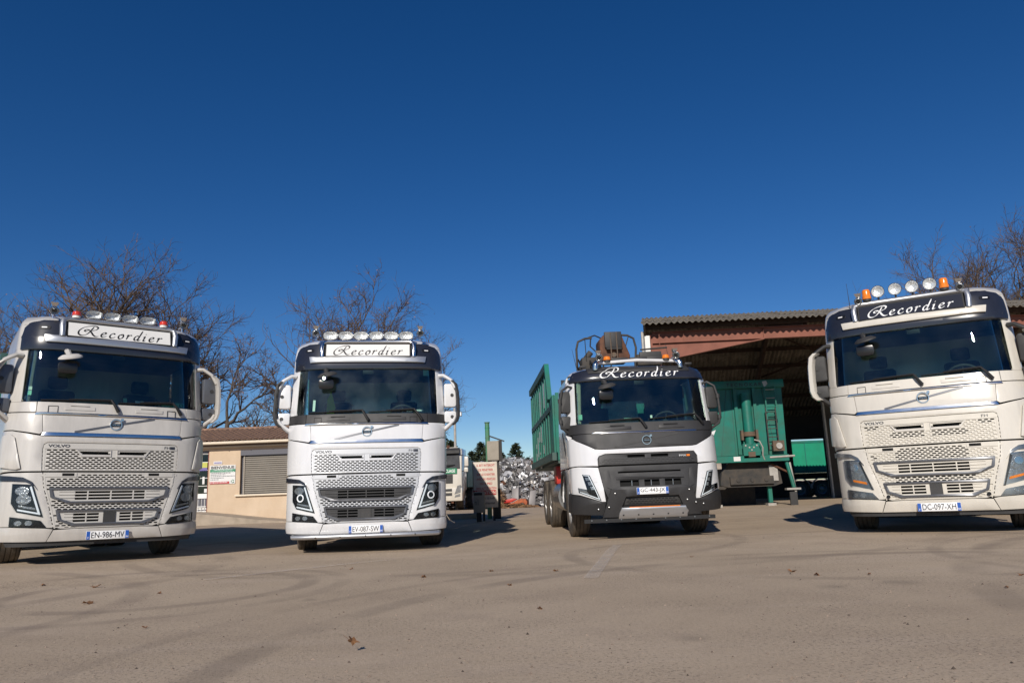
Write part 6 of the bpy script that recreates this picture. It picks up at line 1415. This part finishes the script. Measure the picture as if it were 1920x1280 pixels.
# ------------------------------------------------------------------ trees
def grow(name, seed, height, lean=(0, 0), limbs=7, depth=4, spread=.75, trunk_r=.26, leaves=900, up=.18, base=.22, twigs=1.0):
    rnd = random.Random(seed); TV = []; TF = []; BV = []; BF = []; tips = []
    def tube(V, F, pts, rs, n):
        k = len(V); pa = None
        for i, p in enumerate(pts):
            d = (pts[min(i + 1, len(pts) - 1)] - pts[max(i - 1, 0)]).normalized()
            if pa is None: a = d.cross(Vector((0, 0, 1)) if abs(d.z) < .9 else Vector((1, 0, 0))).normalized()
            else: a = (pa - d * pa.dot(d)).normalized()
            pa = a; b = a.cross(d); V += [p + (a * cos(2 * pi * q / n) + b * sin(2 * pi * q / n)) * rs[i] for q in range(n)]
        F += [(k + i * n + q, k + i * n + (q + 1) % n, k + (i + 1) * n + (q + 1) % n, k + (i + 1) * n + q) for i in range(len(pts) - 1) for q in range(n)]
    def rv(s): return Vector((rnd.gauss(0, s), rnd.gauss(0, s), rnd.gauss(0, s)))
    def branch(p, d, L, r, lev):
        segs = (7, 6, 5, 4, 3, 3)[lev]; pts = [p]; dirs = [d]; q = p; w = (.10, .22, .27, .30, .30, .3)[lev]
        for i in range(segs):
            d = (d + rv(w) + Vector((0, 0, up * (.5 if lev < 2 else .35)))).normalized(); q = q + d * (L / segs); pts.append(q); dirs.append(d)
        rs = [r * (1 - .72 * i / segs) for i in range(segs + 1)] if lev < depth else [r * (1 - .6 * i / segs) for i in range(segs + 1)]
        tube(TV if lev < 2 else BV, TF if lev < 2 else BF, pts, rs, 8 if lev == 0 else 6 if lev == 1 else 4 if lev == 2 else 3)
        if lev >= depth: tips.append(pts[-1]); tips.append(pts[-2]); return
        nc = int(round((limbs, 7, 7 * twigs, 6 * twigs, 5 * twigs, 4)[lev] * rnd.uniform(.85, 1.2)))
        for k in range(nc):
            t = rnd.uniform((.32, .25, .18, .12, .1, .1)[lev], 1.0) if k else 1.0; i = min(segs, int(t * segs)); f = t * segs - i
            pos = pts[i] + (pts[min(i + 1, segs)] - pts[i]) * f; dd = dirs[i]
            side = dd.cross(rv(1)).normalized(); ang = rnd.uniform(.45, 1.15) * (spread if lev == 0 else .85) if k else rnd.uniform(.1, .4)
            nd = (dd * cos(ang) + side * sin(ang)).normalized()
            cl = L * (.78, .66, .58, .55, .5, .5)[lev] * rnd.uniform(.65, 1.15) * (1.15 - .35 * t)
            branch(pos, nd, cl, max((.03, .03, .016, .0085, .007, .007)[lev], rs[i] * rnd.uniform(.60, .80)), lev + 1)
    branch(Vector((0, 0, -.2)), Vector((lean[0], lean[1], 1)).normalized(), height * .52, trunk_r, 0)
    zt = max(v.z for v in BV); s = height / zt
    TV = [v * s for v in TV]; BV = [v * s for v in BV]; LV = []; LF = []
    for _ in range(leaves):
        c = rnd.choice(tips) * s + rv(.06); M = Matrix.Rotation(rnd.uniform(0, 6.3), 3, 'Z') @ Matrix.Rotation(rnd.uniform(0, 6.3), 3, 'X'); k = len(LV); a = rnd.uniform(.03, .055)
        LV += [c + M @ Vector(p) for p in ((-a, 0, 0), (0, -a * .5, a * .2), (a, 0, 0), (0, a * .5, a * .2))]; LF.append((k, k + 1, k + 2, k + 3))
    def mesh(nm, V, F, m):
        o = mk(nm, V, F, m, None, smooth=60 if m == 'bark' else 0, recalc=False); d = o.data; bpy.data.objects.remove(o); return d
    return mesh('trunk', TV, TF, 'bark'), mesh('crown', BV, BF, 'twig'), (mesh('leaves', LV, LF, 'dead_leaf') if leaves else None)
def plant(ds, x, y, rz, s, label, cat='tree', group='bare trees behind the yard', name='bare_tree'):
    r = empty(name, (x, y, G(x, y) - .1), (0, 0, rz)); r.scale = (s, s, s); tag(r, label, cat, group)
    for nm, d in zip(('trunk', 'crown', 'leaves'), ds):
        if d is None: continue
        o = bpy.data.objects.new(nm, d); link(o, r)
        if nm == 'leaves': o['kind'] = 'stuff'
    return r
A = grow('a', 4, 14.4, limbs=10, depth=4, spread=.95, trunk_r=.42, leaves=700)
B = grow('b', 9, 9.6, lean=(.45, 0), limbs=6, depth=4, spread=.9, trunk_r=.34, leaves=1500, up=.12)
Cc = grow('c', 17, 12.2, limbs=10, depth=4, spread=.9, trunk_r=.38, leaves=900)
Dd = grow('d', 29, 15.2, limbs=11, depth=4, spread=.48, trunk_r=.32, leaves=350, up=.26)
plant(A, -22.0, 37, .6, 1.07, 'tall bare oak with a wide crown right behind the dusty white truck')
plant(Cc, -26.5, 38, 2.2, 1.06, 'bare oak cut by the left edge of the picture')
plant(A, -17.6, 40, 3.4, .98, 'bare oak with a rounded crown, behind the gap right of the dusty truck roof')
plant(B, -15.2, 35.2, -.15, 1.0, 'leaning bare oak with brown leaves over the office roof')
plant(Cc, -8.6, 40.5, .9, 1.12, 'bare oak directly behind the bright white truck')
plant(A, -6.2, 44.5, 4.3, .80, 'smaller bare oak showing right of the bright white truck roof')
plant(Dd, 27.0, 43, .4, 1.0, 'tall bare tree above the hangar roof, right of the cream truck lamps')
plant(A, 29.6, 45, 1.0, 1.22, 'broad bare tree between the two tall ones at the right edge')
plant(Dd, 31.2, 43, 2.5, 1.15, 'tall bare tree above the hangar roof at the right edge of the picture')
plant(Dd, 33.0, 52, 5.0, 1.1, 'bare tree standing behind the tall ones at the right edge')
plant(Dd, 29.5, 62, 1.2, 1.02, 'faint thin bare tree left of the cream truck roof lamps')
def conifer(seed):
    rnd = random.Random(seed); V = []; F = []; N = 1300
    for _ in range(N):
        t = rnd.random() ** .8; z = .12 + .88 * t; R_ = .34 * (1 - t) ** .75 * rnd.uniform(.35, 1.1) + .015; a = rnd.uniform(0, 6.3); c = Vector((R_ * cos(a), R_ * sin(a), z - R_ * .25 + rnd.gauss(0, .012)))
        M = Matrix.Rotation(a, 3, 'Z') @ Matrix.Rotation(rnd.uniform(-.7, .5), 3, 'Y') @ Matrix.Rotation(rnd.uniform(-1, 1), 3, 'X'); k = len(V); s = rnd.uniform(.018, .045)
        V += [c + M @ Vector(p) for p in ((-s, -s * .35, 0), (s * 1.2, -s * .1, s * .2), (s * 1.3, s * .15, 0), (-s * .8, s * .4, s * .1))]; F.append((k, k + 1, k + 2, k + 3))
    o = mk('crown', V, F, 'needles', None, smooth=0, recalc=False); d = o.data; bpy.data.objects.remove(o)
    o = MB().cyl((0, 0, -.05), (0, 0, .95), .03, .004, n=7).build('trunk', 'bark', None); t = o.data; bpy.data.objects.remove(o); return t, d, None
K = [conifer(1), conifer(2), conifer(3)]
random.seed(31)
for k in range(22):
    x = -14 + k * 1.15 + random.uniform(-.5, .5); y = 88 + random.uniform(-6, 8)
    plant(K[k % 3], x, y, random.uniform(0, 6), random.uniform(5.2, 7.4) + (1.0 if x < -4 else 0), 'dark green conifer in the far row behind the scrap heap', 'tree', 'conifers behind the scrap heap', 'conifer_tree')

# ------------------------------------------------------------------ dead leaves on the ground
def leaf_mesh(seed):
    rnd = random.Random(seed); out = []
    n = 14
    for i in range(n):
        t = 2 * pi * i / n; r = (1 + .35 * cos(5 * t) + rnd.uniform(-.12, .12)) * .024; out.append((r * 1.7 * cos(t), r * sin(t), .010 * cos(2 * t) + rnd.uniform(0, .012)))
    V = out + [(0, 0, .004)]; F = [(i, (i + 1) % n, n) for i in range(n)]
    V += [(v[0], v[1], v[2] - .0015) for v in V]; F += [(i + n + 2, i + n + 1, 2 * n + 1) if i < n - 1 else (n + 1, 2 * n, 2 * n + 1) for i in range(n)]
    k = len(V); V += [(-.035, -.001, .003), (-.085, .006, .012), (-.085, .009, .012), (-.035, .002, .003)]; F.append((k, k + 1, k + 2, k + 3))
    o = mk('fallen_leaf', V, F, 'leaf_ground', None, smooth=0, recalc=False); d = o.data; bpy.data.objects.remove(o); return d
LM = [leaf_mesh(i) for i in range(3)]; random.seed(14)
for (x, y, s) in ((-4.28, 7.82, 1.3), (-3.65, 6.55, 1.6), (-4.97, 8.08, .9), (-3.3, 7.1, .7), (-.95, 7.6, 1.1), (-.3, 7.9, .8), (.35, 7.7, .9), (-.1, 6.7, .7), (-1.9, 8.7, .7), (2.4, 6.9, 1.0), (2.5, 6.6, 1.0), (2.9, 6.5, .7), (5.1, 7.4, .9), (5.2, 7.2, 1.0), (.12, 5.35, .8), (1.9, 8.6, .7), (3.9, 6.1, .6), (-2.5, 5.2, .6), (3.4, 5.5, .6), (-5.5, 7.2, .8)):
    o = bpy.data.objects.new('fallen_leaf', random.choice(LM)); o.scale = (s * .8,) * 3; o.rotation_euler = (random.uniform(-.3, .3), random.uniform(-.3, .3), random.uniform(0, 6.3)); o.location = (x, y, G(x, y) + .008); link(o)
    tag(o, 'small dry brown leaf lying on the tan asphalt', 'leaf', 'dead leaves on the asphalt')
o = bpy.data.objects.new('fallen_leaf', LM[0]); o.scale = (.75,) * 3; o.rotation_euler = (R(70), R(25), R(40)); gx = (-.90, 4.15); o.location = (gx[0], gx[1], G(*gx) + .062); link(o); tag(o, 'largest brown leaf, standing on edge in the near foreground with its own shadow', 'leaf')

# ------------------------------------------------------------------ loose grit on the asphalt
def grit():
    rnd = random.Random(77); V = []; F = []
    for _ in range(2600):
        y = 2.6 + 11 * rnd.random() ** 1.6; x = rnd.uniform(-.75, .75) * y; s = rnd.choice((.003, .003, .004, .005, .008)) * rnd.uniform(.7, 1.3); z = G(x, y); k = len(V); a = rnd.uniform(0, 6.3)
        V += [(x + s * 1.2 * cos(a + t), y + s * sin(a + t) * rnd.uniform(.6, 1.2), z - .001) for t in (0, 1.6, 3.1, 4.7)] + [(x + rnd.uniform(-.3, .3) * s, y, z + s * rnd.uniform(.7, 1.3))]
        F += [(k, k + 1, k + 4), (k + 1, k + 2, k + 4), (k + 2, k + 3, k + 4), (k + 3, k, k + 4)]
    tag(mk('grit', V, F, 'grit', None, smooth=0, recalc=False), 'loose grit scattered over the asphalt', 'grit', kind='stuff')
grit()
